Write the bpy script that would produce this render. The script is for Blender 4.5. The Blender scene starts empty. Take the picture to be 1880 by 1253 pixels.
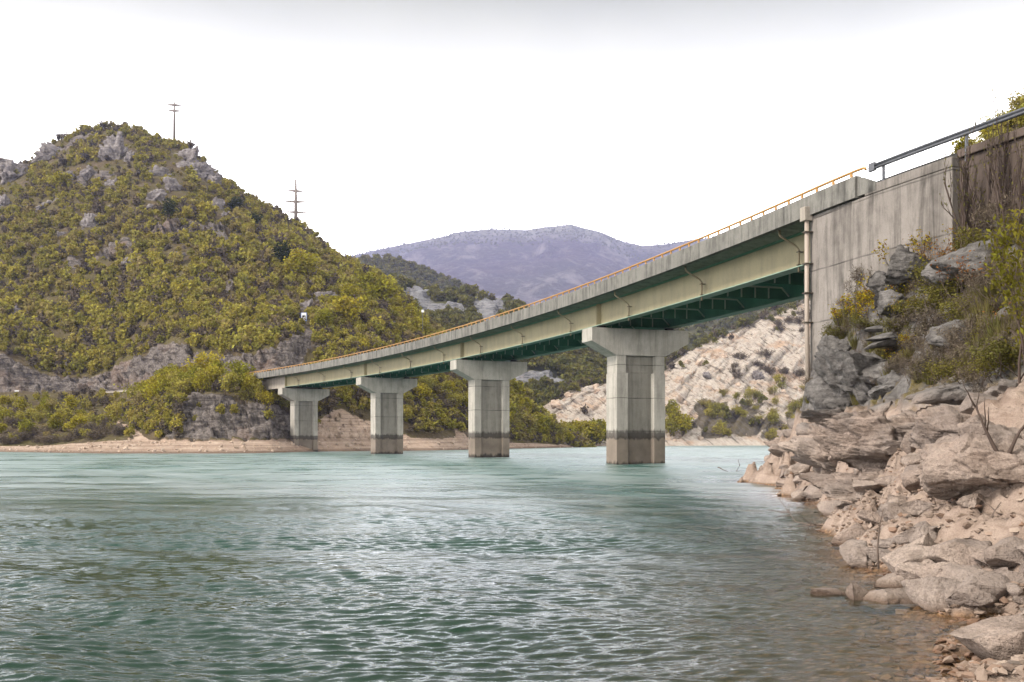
import bpy, bmesh, math, random
import numpy as np
from mathutils import Vector, Matrix
R = math.radians
sc = bpy.context.scene
C = sc.collection
RNG = np.random.default_rng(7)
random.seed(7)
F = 1828.0                    # focal length in photo pixels (35 mm on a 36 mm sensor, 1880 px wide)
CAMH = 1.68                   # eye height over the lake
HOR = 810.0                   # photo row of the horizon

def P(px, py, d):
    return Vector(((px - 940) / F * d, d, CAMH + (HOR - py) / F * d))
def zat(py, d):
    return CAMH + (HOR - py) / F * d
def srgb(r, g, b):
    f = lambda c: (c / 255 / 12.92) if c / 255 <= 0.04045 else ((c / 255 + 0.055) / 1.055) ** 2.4
    return (f(r), f(g), f(b), 1)

# ------------------------------------------------------------------ noise
def _hash(ix, iy, iz, seed):
    h = (ix.astype(np.int64) * 374761393 + iy.astype(np.int64) * 668265263 + iz.astype(np.int64) * 2147483647 + seed * 974634777) & 0xFFFFFFFF
    h = ((h ^ (h >> 13)) * 1274126177) & 0xFFFFFFFF
    h = ((h ^ (h >> 16)) * 2246822519) & 0xFFFFFFFF
    return h ^ (h >> 15)
def _rnd(ix, iy, iz, seed):
    return (_hash(ix, iy, iz, seed) & 0xFFFFFF) / float(0xFFFFFF)
def vnoise(p, seed=0):
    i = np.floor(p); f = p - i; u = f * f * f * (f * (f * 6 - 15) + 10)
    i = i.astype(np.int64); out = 0
    for dx in (0, 1):
        wx = u[:, 0] if dx else 1 - u[:, 0]
        for dy in (0, 1):
            wy = u[:, 1] if dy else 1 - u[:, 1]
            for dz in (0, 1):
                wz = u[:, 2] if dz else 1 - u[:, 2]
                out = out + wx * wy * wz * _rnd(i[:, 0] + dx, i[:, 1] + dy, i[:, 2] + dz, seed)
    return out * 2 - 1
def fbm(p, octv=4, seed=0, gain=.5, ridged=False):
    a, s, t = 1.0, 0, 0
    q = p.copy()
    for k in range(octv):
        n = vnoise(q, seed + k * 17)
        if ridged: n = 1 - 2 * np.abs(n)
        s = s + a * n; t += a; a *= gain; q = q * 2.03 + 11.7
    return s / t
def blocks(p, cell, seed=0):
    """jumbled blocks: each cell its own height and tilt"""
    q = p / np.asarray(cell); i = np.floor(q).astype(np.int64)
    best = np.full(len(q), 1e9); sec = np.full(len(q), 1e9); val = np.zeros(len(q))
    for dx in (-1, 0, 1):
        for dy in (-1, 0, 1):
            for dz in (-1, 0, 1):
                a, b, c = i[:, 0] + dx, i[:, 1] + dy, i[:, 2] + dz
                jx, jy, jz = _rnd(a, b, c, seed + 1), _rnd(a, b, c, seed + 2), _rnd(a, b, c, seed + 3)
                ex, ey, ez = q[:, 0] - a - jx, q[:, 1] - b - jy, q[:, 2] - c - jz
                d = ex * ex + ey * ey + ez * ez
                v = _rnd(a, b, c, seed + 4) * 2 - 1 + ((_rnd(a, b, c, seed + 5) - .5) * ex + (_rnd(a, b, c, seed + 6) - .5) * ey + (_rnd(a, b, c, seed + 7) - .5) * ez) * 2.2
                m = d < best
                sec = np.where(m, best, np.minimum(sec, d)); val = np.where(m, v, val); best = np.where(m, d, best)
    edge = np.clip((np.sqrt(sec) - np.sqrt(best)) / .12, 0, 1)
    return val - (1 - edge) * .45

# ------------------------------------------------------------------ mesh helpers
def mesh_np(name, V, Fq, smooth=True):
    V = np.asarray(V, dtype=np.float32); Fq = np.asarray(Fq, dtype=np.int32)
    me = bpy.data.meshes.new(name)
    me.vertices.add(len(V)); me.vertices.foreach_set('co', V.ravel())
    n, k = Fq.shape
    me.loops.add(n * k); me.loops.foreach_set('vertex_index', Fq.ravel())
    me.polygons.add(n); me.polygons.foreach_set('loop_start', np.arange(n, dtype=np.int32) * k)
    me.polygons.foreach_set('use_smooth', np.full(n, smooth))
    me.update(calc_edges=True); me.validate()
    return me
def attr(me, name, vals):
    a = me.attributes.new(name, 'FLOAT', 'POINT'); a.data.foreach_set('value', np.asarray(vals, dtype=np.float32))
def grid_faces(nr, nc):
    r = np.arange(nr - 1)[:, None]; c = np.arange(nc - 1)[None, :]
    a = r * nc + c
    return np.stack([a, a + 1, a + nc + 1, a + nc], -1).reshape(-1, 4)
def link(name, me, mat=None, parent=None, loc=None):
    o = bpy.data.objects.new(name, me); C.objects.link(o)
    if mat and me is not None:
        if not me.materials: me.materials.append(mat)
    if parent: o.parent = parent
    if loc is not None: o.location = loc
    return o
def tag(o, label=None, cat=None, group=None, kind=None):
    if label: o['label'] = label
    if cat: o['category'] = cat
    if group: o['group'] = group
    if kind: o['kind'] = kind
    return o
def thing(name, label, cat, loc=(0, 0, 0), group=None):
    o = bpy.data.objects.new(name, None); C.objects.link(o); o.location = loc; o.empty_display_size = .3
    return tag(o, label, cat, group)
class MB:
    """collects boxes, hulls, sweeps and tubes into one mesh"""
    def __init__(s): s.v = []; s.f = []
    def add(s, V, Fs):
        n = len(s.v); s.v += [tuple(v) for v in V]; s.f += [tuple(i + n for i in f) for f in Fs]
    def box(s, o, ax, ay, az):
        """o corner, three edge vectors"""
        o, ax, ay, az = Vector(o), Vector(ax), Vector(ay), Vector(az)
        V = [o, o + ax, o + ax + ay, o + ay, o + az, o + ax + az, o + ax + ay + az, o + ay + az]
        s.add(V, [(0, 3, 2, 1), (4, 5, 6, 7), (0, 1, 5, 4), (1, 2, 6, 5), (2, 3, 7, 6), (3, 0, 4, 7)])
    def sweep(s, rings, closed=True, caps=True):
        n = len(rings[0]); V = [v for r in rings for v in r]; Fs = []
        for k in range(len(rings) - 1):
            for j in range(n if closed else n - 1):
                a = k * n + j; b = k * n + (j + 1) % n
                Fs.append((a, b, b + n, a + n))
        if caps:
            Fs.append(tuple(range(n - 1, -1, -1))); Fs.append(tuple(range((len(rings) - 1) * n, len(rings) * n)))
        s.add(V, Fs)
    def tube(s, pts, rad, sides=8):
        pts = [Vector(p) for p in pts]; rings = []
        if not hasattr(rad, '__len__'): rad = [rad] * len(pts)
        for k, p in enumerate(pts):
            t = (pts[min(k + 1, len(pts) - 1)] - pts[max(k - 1, 0)])
            if t.length < 1e-6: t = Vector((0, 0, 1))
            t.normalize()
            u = t.cross(Vector((0.31, 0.17, 0.93)) if abs(t.z) < .9 else Vector((1, .1, 0))); u.normalize(); w = t.cross(u)
            rings.append([p + (u * math.cos(a) + w * math.sin(a)) * rad[k] for a in [2 * math.pi * i / sides for i in range(sides)]])
        s.sweep(rings)
    def mesh(s, name, smooth=False, recalc=True):
        me = bpy.data.meshes.new(name); me.from_pydata(s.v, [], s.f)
        if recalc:
            bm = bmesh.new(); bm.from_mesh(me); bmesh.ops.recalc_face_normals(bm, faces=bm.faces); bm.to_mesh(me); bm.free()
        if smooth: me.polygons.foreach_set('use_smooth', [True] * len(me.polygons))
        me.update(); return me
    def build(s, name, mat, parent=None, smooth=False, bevel=0):
        o = link(name, s.mesh(name, smooth), mat, parent)
        if bevel:
            b = o.modifiers.new('edge', 'BEVEL'); b.width = bevel; b.segments = 2; b.limit_method = 'ANGLE'; b.angle_limit = R(50)
        return o

# ------------------------------------------------------------------ materials
ALB = .62                     # colours below were picked a little bright; one common factor brings them to real-world reflectance
class NT:
    def __init__(s, name):
        s.m = bpy.data.materials.new(name); s.m.use_nodes = True; s.t = s.m.node_tree; s.t.nodes.clear()
        s.out = s.n('ShaderNodeOutputMaterial')
    def n(s, typ, **kw):
        x = s.t.nodes.new(typ)
        for k, v in kw.items(): setattr(x, k, v)
        return x
    def l(s, a, b): s.t.links.new(a, b)
    def put(s, sock, v):
        if hasattr(v, 'is_output') or isinstance(v, bpy.types.NodeSocket): s.l(v, sock)
        else: sock.default_value = v
    def pos(s): return s.n('ShaderNodeNewGeometry').outputs['Position']
    def mapping(s, vec, scale=(1, 1, 1), rot=(0, 0, 0)):
        m = s.n('ShaderNodeMapping'); s.put(m.inputs['Vector'], vec); m.inputs['Scale'].default_value = scale; m.inputs['Rotation'].default_value = rot
        return m.outputs[0]
    def noise(s, vec, scale=1, detail=5, rough=.55, dist=0):
        x = s.n('ShaderNodeTexNoise'); s.put(x.inputs['Vector'], vec); x.inputs['Scale'].default_value = scale
        x.inputs['Detail'].default_value = detail; x.inputs['Roughness'].default_value = rough; x.inputs['Distortion'].default_value = dist
        return x.outputs[0]
    def voro(s, vec, scale=1, feature='F1'):
        x = s.n('ShaderNodeTexVoronoi', feature=feature); s.put(x.inputs['Vector'], vec); x.inputs['Scale'].default_value = scale
        return x.outputs['Distance']
    def ramp(s, fac, stops):
        x = s.n('ShaderNodeValToRGB'); s.put(x.inputs[0], fac); e = x.color_ramp.elements
        while len(e) < len(stops): e.new(.5)
        for i, (p, c) in enumerate(stops):
            e[i].position = p; e[i].color = c if hasattr(c, '__len__') else (c, c, c, 1)
        return x.outputs[0]
    def mix(s, fac, a, b, blend='MIX'):
        x = s.n('ShaderNodeMix', data_type='RGBA', blend_type=blend); s.put(x.inputs[0], fac); s.put(x.inputs[6], a); s.put(x.inputs[7], b)
        return x.outputs[2]
    def math(s, op, a, b=0.0, clamp=False):
        x = s.n('ShaderNodeMath', operation=op, use_clamp=clamp); s.put(x.inputs[0], a); s.put(x.inputs[1], b); return x.outputs[0]
    def attr(s, name, typ='GEOMETRY'):
        x = s.n('ShaderNodeAttribute', attribute_name=name, attribute_type=typ); return x.outputs['Fac']
    def sepz(s, vec):
        x = s.n('ShaderNodeSeparateXYZ'); s.put(x.inputs[0], vec); return x.outputs
    def bump(s, h, strength=.5, dist=.05, normal=None):
        x = s.n('ShaderNodeBump'); s.put(x.inputs['Height'], h); x.inputs['Strength'].default_value = strength; x.inputs['Distance'].default_value = dist
        if normal is not None: s.l(normal, x.inputs['Normal'])
        return x.outputs[0]
    def principled(s, color, rough=.8, normal=None, spec=.3, metal=0):
        b = s.n('ShaderNodeBsdfPrincipled'); s.put(b.inputs['Base Color'], s.mix(1.0, color, (ALB, ALB, ALB, 1), 'MULTIPLY')); s.put(b.inputs['Roughness'], rough)
        b.inputs['Specular IOR Level'].default_value = spec; b.inputs['Metallic'].default_value = metal
        if normal is not None: s.l(normal, b.inputs['Normal'])
        s.l(b.outputs[0], s.out.inputs[0]); return b

def mat_concrete(name, base, dark, waterband=False, streak=1.0, lines=0.0):
    t = NT(name); p = t.pos()
    n1 = t.noise(p, .7, 6, .6); n2 = t.math('ADD', t.math('MULTIPLY', t.noise(t.mapping(p, (2.1, 2.1, .22)), 1.0, 7, .68, .5), .75), t.math('MULTIPLY', t.noise(p, 1.9, 5, .6), .25)); n3 = t.noise(p, 14, 5, .65)
    c = t.mix(t.ramp(n1, [(.3, 0), (.7, 1)]), base, tuple(b * .78 for b in base[:3]) + (1,))
    c = t.mix(t.math('MULTIPLY', t.ramp(n2, [(.45, 0), (.66, 1)]), .75 * streak), c, dark)
    c = t.mix(t.math('MULTIPLY', t.ramp(n3, [(.4, 0), (.75, 1)]), .25), c, dark)
    h = n3
    if lines:
        z = t.sepz(p)[2]
        jig = t.math('ADD', z, t.math('MULTIPLY', t.noise(p, 1.2, 3), .07))
        fr = t.math('FRACT', t.math('DIVIDE', jig, lines))
        li = t.ramp(fr, [(0, 1), (.018, 1), (.035, 0)])
        c = t.mix(t.math('MULTIPLY', li, t.ramp(t.noise(p, .9, 3), [(.35, .2), (.65, .85)])), c, tuple(d * .6 for d in dark[:3]) + (1,))
        x = t.sepz(p)[0]
        fr2 = t.math('FRACT', t.math('DIVIDE', t.math('ADD', x, t.math('MULTIPLY', t.noise(p, 2, 2), .03)), 1.25))
        c = t.mix(t.math('MULTIPLY', t.ramp(fr2, [(0, 1), (.012, 1), (.02, 0)]), .35), c, dark)
    if waterband:
        z = t.math('ADD', t.sepz(p)[2], t.math('MULTIPLY', t.math('SUBTRACT', t.noise(t.mapping(p, (1.6, 1.6, .5)), 1.6, 7, .68), .5), 1.05)); z = t.math('ADD', z, t.math('MULTIPLY', t.math('SUBTRACT', t.n('ShaderNodeObjectInfo').outputs['Random'], .5), .35))
        c = t.mix(t.ramp(z, [(0, 0), (.0, 0), (1, 0)]), c, c)
        mr = t.n('ShaderNodeMapRange'); t.put(mr.inputs[0], z); mr.inputs[1].default_value = 0; mr.inputs[2].default_value = 4
        zz = mr.outputs[0]
        low = t.mix(t.ramp(n1, [(.3, 0), (.7, 1)]), srgb(150, 137, 124), srgb(118, 107, 97))
        c = t.mix(t.ramp(zz, [(.50, 1), (.54, 0)]), c, low)
        bandf = t.ramp(zz, [(.47, 0), (.50, 1), (.60, .92), (.66, 0)])
        c = t.mix(t.math('MULTIPLY', bandf, .86), c, srgb(70, 63, 58))
        c = t.mix(t.ramp(zz, [(.035, .85), (.085, 0)]), c, srgb(45, 42, 38))
    nb = t.bump(h, .35, .03)
    t.principled(c, .88, nb, .2)
    return t.m
M = {}
M['concrete'] = mat_concrete('pier_concrete', srgb(200, 194, 184), srgb(122, 117, 110), True, .8, 2.4)
M['cap'] = mat_concrete('cap_concrete', srgb(200, 194, 184), srgb(122, 118, 112), False, .8, 0)
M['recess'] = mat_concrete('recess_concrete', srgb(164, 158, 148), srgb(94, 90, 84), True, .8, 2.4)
M['parapet'] = mat_concrete('parapet_concrete', srgb(146, 143, 137), srgb(64, 62, 60), False, 1.3)
M['wall'] = mat_concrete('wall_concrete', srgb(158, 150, 144), srgb(84, 79, 75), False, 1.25, 2.3)
M['wall_dark'] = mat_concrete('wall_dark_concrete', srgb(112, 98, 90), srgb(66, 57, 53), False, 1.0, 2.3)
M['approach'] = mat_concrete('approach_concrete', srgb(190, 180, 168), srgb(120, 112, 104), False, .8)
M['soffit'] = mat_concrete('soffit_concrete_lake_tint', srgb(158, 162, 150), srgb(84, 88, 80), False, .9)  # green-grey base has the lake's reflected light put into the colour

def mat_paint(name, col, dirt, rough=.55, amount=.35, metal=0, stretch=(1, 1, .3)):
    t = NT(name); p = t.pos()
    n = t.noise(t.mapping(p, stretch), 1.3, 6, .6); n2 = t.noise(p, 9, 4, .6)
    c = t.mix(t.math('MULTIPLY', t.ramp(n, [(.42, 0), (.72, 1)]), amount), col, dirt)
    c = t.mix(t.math('MULTIPLY', t.ramp(n2, [(.5, 0), (.8, 1)]), amount * .7), c, dirt)
    t.principled(c, rough, t.bump(n2, .08, .01), .4, metal); return t.m
M['web'] = mat_paint('girder_beige_paint', srgb(172, 160, 126), srgb(122, 116, 94), .6, .5)
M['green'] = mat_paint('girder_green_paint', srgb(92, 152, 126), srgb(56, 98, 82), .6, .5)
M['flange'] = mat_paint('flange_pale_green_paint', srgb(150, 176, 156), srgb(96, 110, 98), .55, .5)
M['frame_edge_lit'] = mat_paint('frame_edge_lit_paint', srgb(214, 226, 210), srgb(150, 164, 150), .5, .3)  # lighter colour paints in the water-reflected light on frame chords and stiffeners
M['yellow'] = mat_paint('rail_orange_yellow_paint', srgb(190, 142, 74), srgb(140, 92, 56), .5, .35)
M['pipe'] = mat_paint('drain_pipe_paint', srgb(172, 158, 132), srgb(104, 84, 66), .6, .6)
M['bigpipe'] = mat_paint('down_pipe_plastic', srgb(176, 162, 150), srgb(132, 116, 104), .5, .4)
M['clamp'] = mat_paint('clamp_iron', srgb(84, 74, 62), srgb(60, 46, 38), .7, .5)
M['bearing'] = mat_paint('bearing_rubber', srgb(46, 46, 46), srgb(30, 30, 30), .8, .3)
M['zinc'] = mat_paint('galvanised_steel', srgb(112, 114, 120), srgb(80, 80, 88), .5, .5, .3)
M['pole'] = mat_paint('pylon_concrete', srgb(136, 124, 118), srgb(100, 90, 86), .8, .4)
M['white'] = mat_paint('white_sign', srgb(238, 238, 240), srgb(210, 210, 214), .5, .3)
M['blue'] = mat_paint('blue_sign_edge', srgb(92, 122, 176), srgb(80, 100, 150), .5, .3)
M['black'] = mat_paint('black_print', srgb(40, 40, 40), srgb(64, 60, 46), .5, .4)
M['asphalt'] = mat_paint('asphalt', srgb(68, 67, 66), srgb(50, 50, 50), .9, .5, 0, (1, 1, 1))
M['bark'] = mat_paint('bark', srgb(112, 96, 84), srgb(70, 58, 50), .9, .6)
M['barkdark'] = mat_paint('dark_bark', srgb(84, 68, 60), srgb(54, 44, 40), .9, .6)
M['drift'] = mat_paint('driftwood', srgb(120, 104, 94), srgb(78, 66, 60), .9, .5)

def mat_rock(name, light, dark, tan=True, line=2.5, scale=1.0, lichen=None, band=.35):
    """fractured limestone; below the old flood line it is bleached tan with silt"""
    t = NT(name); p = t.pos()
    n1 = t.noise(p, .55 * scale, 6, .62); n2 = t.noise(p, 3.2 * scale, 6, .62, .4); n3 = t.noise(p, 17 * scale, 5, .65)
    st = t.noise(t.mapping(p, (.5, .5, 3.4), (R(24), R(14), 0)), 1.5 * scale, 6, .6, .5)
    c = t.mix(t.ramp(n2, [(.32, 0), (.68, 1)]), light, dark)
    c = t.mix(t.math('MULTIPLY', t.ramp(st, [(.48, 0), (.62, 1)]), .5), c, tuple(x * .62 for x in dark[:3]) + (1,))
    if lichen: c = t.mix(t.math('MULTIPLY', t.ramp(n1, [(.5, 0), (.66, 1)]), .6), c, lichen)
    if tan:
        ct = t.mix(t.ramp(n2, [(.3, 0), (.7, 1)]), srgb(196, 176, 163), srgb(160, 140, 128))
        ct = t.mix(t.math('MULTIPLY', t.ramp(n1, [(.42, 0), (.62, 1)]), .55), ct, srgb(208, 192, 180))
        ct = t.mix(t.math('MULTIPLY', t.ramp(st, [(.52, 0), (.66, 1)]), .55), ct, srgb(92, 75, 64))
        ct = t.mix(t.math('MULTIPLY', t.ramp(t.noise(p, 46 * scale, 4, .7), [(.48, 0), (.66, 1)]), .45), ct, srgb(88, 73, 62))
        big = t.noise(p, .9, 3, .5); ct = t.mix(t.math('MULTIPLY', t.ramp(big, [(.40, 1), (.52, 0)]), .5), ct, srgb(150, 138, 132)); ct = t.mix(t.math('MULTIPLY', t.ramp(t.noise(p, 1.7, 6, .65, .6), [(.56, 0), (.64, 1)]), .5), ct, srgb(112, 96, 86))
        z = t.math('ADD', t.sepz(p)[2], t.math('MULTIPLY', t.math('SUBTRACT', n1, .5), 1.6))
        mr = t.n('ShaderNodeMapRange'); t.put(mr.inputs[0], z); mr.inputs[1].default_value = line - band; mr.inputs[2].default_value = line + band
        c = t.mix(mr.outputs[0], ct, c)
        zw = t.math('ADD', t.sepz(p)[2], t.math('MULTIPLY', t.math('SUBTRACT', n2, .5), .12))
        mw = t.n('ShaderNodeMapRange'); t.put(mw.inputs[0], zw); mw.inputs[1].default_value = .03; mw.inputs[2].default_value = .12
        mw.inputs[3].default_value = 1; mw.inputs[4].default_value = 0
        wet = mw.outputs[0]
        c = t.mix(t.math('MULTIPLY', wet, .75), c, srgb(92, 68, 50))
    c = t.mix(t.math('MULTIPLY', t.ramp(n3, [(.35, 0), (.7, 1)]), .28), c, tuple(x * .55 for x in dark[:3]) + (1,))
    b1 = t.bump(t.math('ADD', t.math('ADD', t.math('MULTIPLY', n3, .6), t.math('MULTIPLY', n2, 1.0)), t.math('MULTIPLY', t.noise(p, 48 * scale, 3, .7), .18)), 1.0, .09 / scale)
    b2 = t.bump(t.math('MULTIPLY', st, .9), .7, .12 / scale, b1)
    t.principled(c, .9, b2, .2); return t.m
M['rock'] = mat_rock('shore_limestone', srgb(146, 141, 138), srgb(92, 88, 86), True, 2.5)
M['rock_far'] = mat_rock('hill_limestone', srgb(182, 174, 172), srgb(116, 108, 108), False, 0, .25)
M['quarryrock'] = mat_rock('quarry_limestone', srgb(246, 228, 212), srgb(214, 184, 160), False, 0, .3)

def mat_leaf(name, cols, trans=.35, island=True, dead=None):
    t = NT(name)
    oi = t.n('ShaderNodeObjectInfo').outputs['Random']
    stops = [(i / max(1, len(cols) - 1), c) for i, c in enumerate(cols)]
    c = t.ramp(oi, stops)
    if island:
        ri = t.n('ShaderNodeNewGeometry').outputs['Random Per Island']
        hv = t.n('ShaderNodeHueSaturation'); t.put(hv.inputs['Color'], c)
        t.put(hv.inputs['Value'], t.math('ADD', t.math('MULTIPLY', ri, .75), .62)); t.put(hv.inputs['Hue'], t.math('ADD', t.math('MULTIPLY', ri, .03), .485))
        c = hv.outputs[0]
    c = t.mix(1.0, c, (ALB, ALB, ALB, 1), 'MULTIPLY')
    d = t.n('ShaderNodeBsdfDiffuse'); t.put(d.inputs[0], c)
    tr = t.n('ShaderNodeBsdfTranslucent'); t.put(tr.inputs[0], c)
    g = t.n('ShaderNodeMixShader'); g.inputs[0].default_value = trans; t.l(d.outputs[0], g.inputs[1]); t.l(tr.outputs[0], g.inputs[2])
    t.l(g.outputs[0], t.out.inputs[0]); return t.m
OL = [(.31, .275, .06, 1), (.43, .37, .075, 1), (.27, .25, .06, 1), (.48, .40, .08, 1), (.37, .33, .07, 1), (.33, .26, .12, 1), (.44, .36, .09, 1)]
M['leaf_hill'] = mat_leaf('hill_leaves', OL)
M['leaf_dark'] = mat_leaf('dark_leaves', [(.03, .042, .016, 1), (.05, .06, .02, 1)])
M['leaf_bank'] = mat_leaf('bank_leaves', [(.31, .275, .034, 1), (.41, .345, .038, 1), (.25, .24, .034, 1), (.45, .36, .045, 1)])
M['leaf_brown'] = mat_leaf('dry_twigs', [(.15, .12, .092, 1), (.19, .15, .11, 1), (.12, .10, .082, 1)], .15)
M['leaf_far'] = mat_leaf('far_leaves', [(.19, .18, .05, 1), (.24, .215, .055, 1), (.15, .155, .05, 1), (.20, .17, .07, 1)])
M['leaf_yellow'] = mat_leaf('yellow_spring_leaves', [(.42, .31, .02, 1), (.36, .30, .03, 1)], .4)
M['leaf_orange'] = mat_leaf('orange_young_leaves', [(.40, .20, .03, 1), (.30, .12, .04, 1)], .4)
M['leaf_lime'] = mat_leaf('lime_leaves', [(.17, .155, .025, 1), (.22, .185, .03, 1)], .4)
M['leaf_olive'] = mat_leaf('olive_leaves', [(.20, .175, .045, 1), (.14, .13, .04, 1)], .3)
M['grass'] = mat_leaf('dry_grass', [(.19, .16, .06, 1), (.15, .14, .05, 1)], .3)

def mat_terrain(name, soil_a, soil_b, rock_l, rock_d, sand_a, sand_b, green, rscale=.35):
    """attributes: rock, sand 0..1"""
    t = NT(name); p = t.pos()
    n1 = t.noise(p, .09, 6, .6); n2 = t.noise(p, .6, 6, .65); n3 = t.noise(p, 2.6, 5, .65)
    st = t.noise(t.mapping(p, (.35, .35, 2.0), (R(28), R(24), 0)), .7, 6, .65, .6)
    soil = t.mix(t.ramp(n2, [(.35, 0), (.65, 1)]), soil_a, soil_b)
    soil = t.mix(t.math('MULTIPLY', t.ramp(n1, [(.42, 0), (.58, 1)]), .7), soil, green)
    soil = t.mix(t.math('MULTIPLY', t.ramp(n3, [(.5, 0), (.66, 1)]), .55), soil, srgb(70, 61, 50))
    soil = t.mix(t.math('MULTIPLY', t.ramp(t.noise(p, 1.4, 6, .7), [(.56, 0), (.66, 1)]), .6), soil, srgb(146, 134, 122))
    rk = t.mix(t.ramp(n3, [(.33, 0), (.67, 1)]), rock_l, rock_d)
    rk = t.mix(t.math('MULTIPLY', t.ramp(st, [(.47, 0), (.6, 1)]), .75), rk, tuple(x * .38 for x in rock_d[:3]) + (1,))
    rk = t.mix(t.math('MULTIPLY', t.ramp(n1, [(.55, 0), (.66, 1)]), .25), rk, srgb(160, 128, 108))
    sd = t.mix(t.ramp(n2, [(.35, 0), (.65, 1)]), sand_a, sand_b)
    sd = t.mix(t.math('MULTIPLY', t.ramp(n3, [(.5, 0), (.72, 1)]), .45), sd, srgb(132, 108, 92))
    zl = t.noise(t.mapping(p, (.05, .05, 4.5)), 1, 4, .6); sd = t.mix(t.math('MULTIPLY', t.ramp(zl, [(.46, 0), (.58, 1)]), .55), sd, srgb(140, 118, 102))
    wz_ = t.n('ShaderNodeMapRange'); t.put(wz_.inputs[0], t.sepz(p)[2]); wz_.inputs[1].default_value = .12; wz_.inputs[2].default_value = .5; wz_.inputs[3].default_value = .7; wz_.inputs[4].default_value = 0
    sd = t.mix(wz_.outputs[0], sd, srgb(96, 76, 62))
    jit = t.math('MULTIPLY', t.math('SUBTRACT', n2, .5), .9)
    fr = t.ramp(t.math('ADD', t.attr('rock'), jit), [(.38, 0), (.58, 1)])
    fs = t.ramp(t.math('ADD', t.attr('sand'), jit), [(.40, 0), (.56, 1)])
    c = t.mix(fs, t.mix(fr, soil, rk), sd)
    b = t.bump(t.math('ADD', n3, st), .9, .35)
    t.principled(c, .95, b, .1); return t.m
M['hill'] = mat_terrain('hill_ground', srgb(112, 97, 74), srgb(84, 73, 58), srgb(150, 141, 136), srgb(92, 84, 80), srgb(208, 186, 168), srgb(184, 160, 143), srgb(98, 92, 48))
def mat_quarry():
    t = NT('quarry_rock'); p = t.pos(); dip = t.mapping(p, (1, 1, 1), (0, R(-41), 0))
    n1 = t.noise(p, .055, 6, .6); n2 = t.noise(p, .4, 7, .68); n3 = t.noise(p, 2.0, 6, .7)
    st = t.noise(t.mapping(dip, (.10, .2, 1.1)), .8, 8, .68, .5); st2 = t.noise(t.mapping(dip, (.3, .5, 2.6)), 1.0, 7, .7, .4)
    c = t.mix(t.ramp(n2, [(.3, 0), (.7, 1)]), srgb(240, 230, 218), srgb(214, 196, 180))
    c = t.mix(t.math('MULTIPLY', t.ramp(t.noise(p, .085, 7, .62), [(.52, 0), (.64, 1)]), .6), c, srgb(216, 172, 134))
    c = t.mix(t.math('MULTIPLY', t.ramp(st2, [(.50, 0), (.60, 1)]), .55), c, srgb(150, 132, 120))
    c = t.mix(t.math('MULTIPLY', t.ramp(st, [(.55, 0), (.61, 1)]), .8), c, srgb(112, 102, 92))
    c = t.mix(t.math('MULTIPLY', t.ramp(n3, [(.52, 0), (.68, 1)]), .5), c, srgb(150, 130, 114))
    gs = t.mix(t.ramp(n3, [(.35, 0), (.65, 1)]), srgb(150, 140, 134), srgb(86, 80, 76)); gs = t.mix(t.ramp(st2, [(.44, 0), (.56, 1)]), gs, srgb(112, 100, 72))
    fr = t.ramp(t.math('ADD', t.attr('rock'), t.math('MULTIPLY', t.math('SUBTRACT', st2, .5), 1.3)), [(.42, 0), (.58, 1)])
    c = t.mix(fr, c, gs); t.principled(c, .95, t.bump(t.math('ADD', t.math('ADD', n3, st), st2), 1.0, .7), .1); return t.m
M['quarry'] = mat_quarry()
M['quarry_old'] = mat_terrain('quarry_ground', srgb(150, 132, 104), srgb(120, 108, 84), srgb(160, 152, 148), srgb(104, 98, 96), srgb(252, 232, 214), srgb(238, 205, 180), srgb(126, 118, 70))
M['farhill'] = mat_terrain('far_hill_ground', srgb(104, 100, 72), srgb(90, 90, 66), srgb(172, 170, 172), srgb(120, 120, 124), srgb(200, 180, 160), srgb(190, 170, 150), srgb(98, 100, 56))
def mat_mountain():
    t = NT('mountain_slope'); p = t.pos(); n1 = t.noise(p, .0022, 5, .6); n2 = t.noise(p, .012, 9, .68); n3 = t.noise(p, .045, 7, .7); v = t.noise(t.mapping(p, (1, .35, .35), (0, R(20), 0)), .016, 8, .7, .6)
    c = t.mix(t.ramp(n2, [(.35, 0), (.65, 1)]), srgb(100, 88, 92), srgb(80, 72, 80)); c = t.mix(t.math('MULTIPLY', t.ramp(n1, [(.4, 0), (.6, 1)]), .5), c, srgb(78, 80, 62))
    m = t.math('ADD', t.math('MULTIPLY', v, .7), t.math('MULTIPLY', n1, .35)); m = t.math('ADD', m, t.math('MULTIPLY', t.attr('rock'), .05))
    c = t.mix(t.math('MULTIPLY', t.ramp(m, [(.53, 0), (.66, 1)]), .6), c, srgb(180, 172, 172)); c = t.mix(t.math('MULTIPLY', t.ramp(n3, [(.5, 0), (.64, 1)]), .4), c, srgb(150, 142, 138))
    z = t.n('ShaderNodeMapRange'); t.put(z.inputs[0], t.sepz(p)[2]); z.inputs[1].default_value = 760; z.inputs[2].default_value = 900
    c = t.mix(t.math('MULTIPLY', z.outputs[0], t.ramp(n3, [(.38, 0), (.55, 1)])), c, srgb(156, 154, 132))
    t.principled(c, 1, t.bump(t.math('ADD', n2, n3), 1.0, 26), .05); return t.m
M['mountain'] = mat_mountain()
M['mountain_old'] = mat_terrain('mountain_ground', srgb(92, 84, 84), srgb(80, 74, 74), srgb(178, 174, 172), srgb(120, 114, 112), srgb(200, 180, 160), srgb(190, 170, 150), srgb(86, 78, 74))

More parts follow.
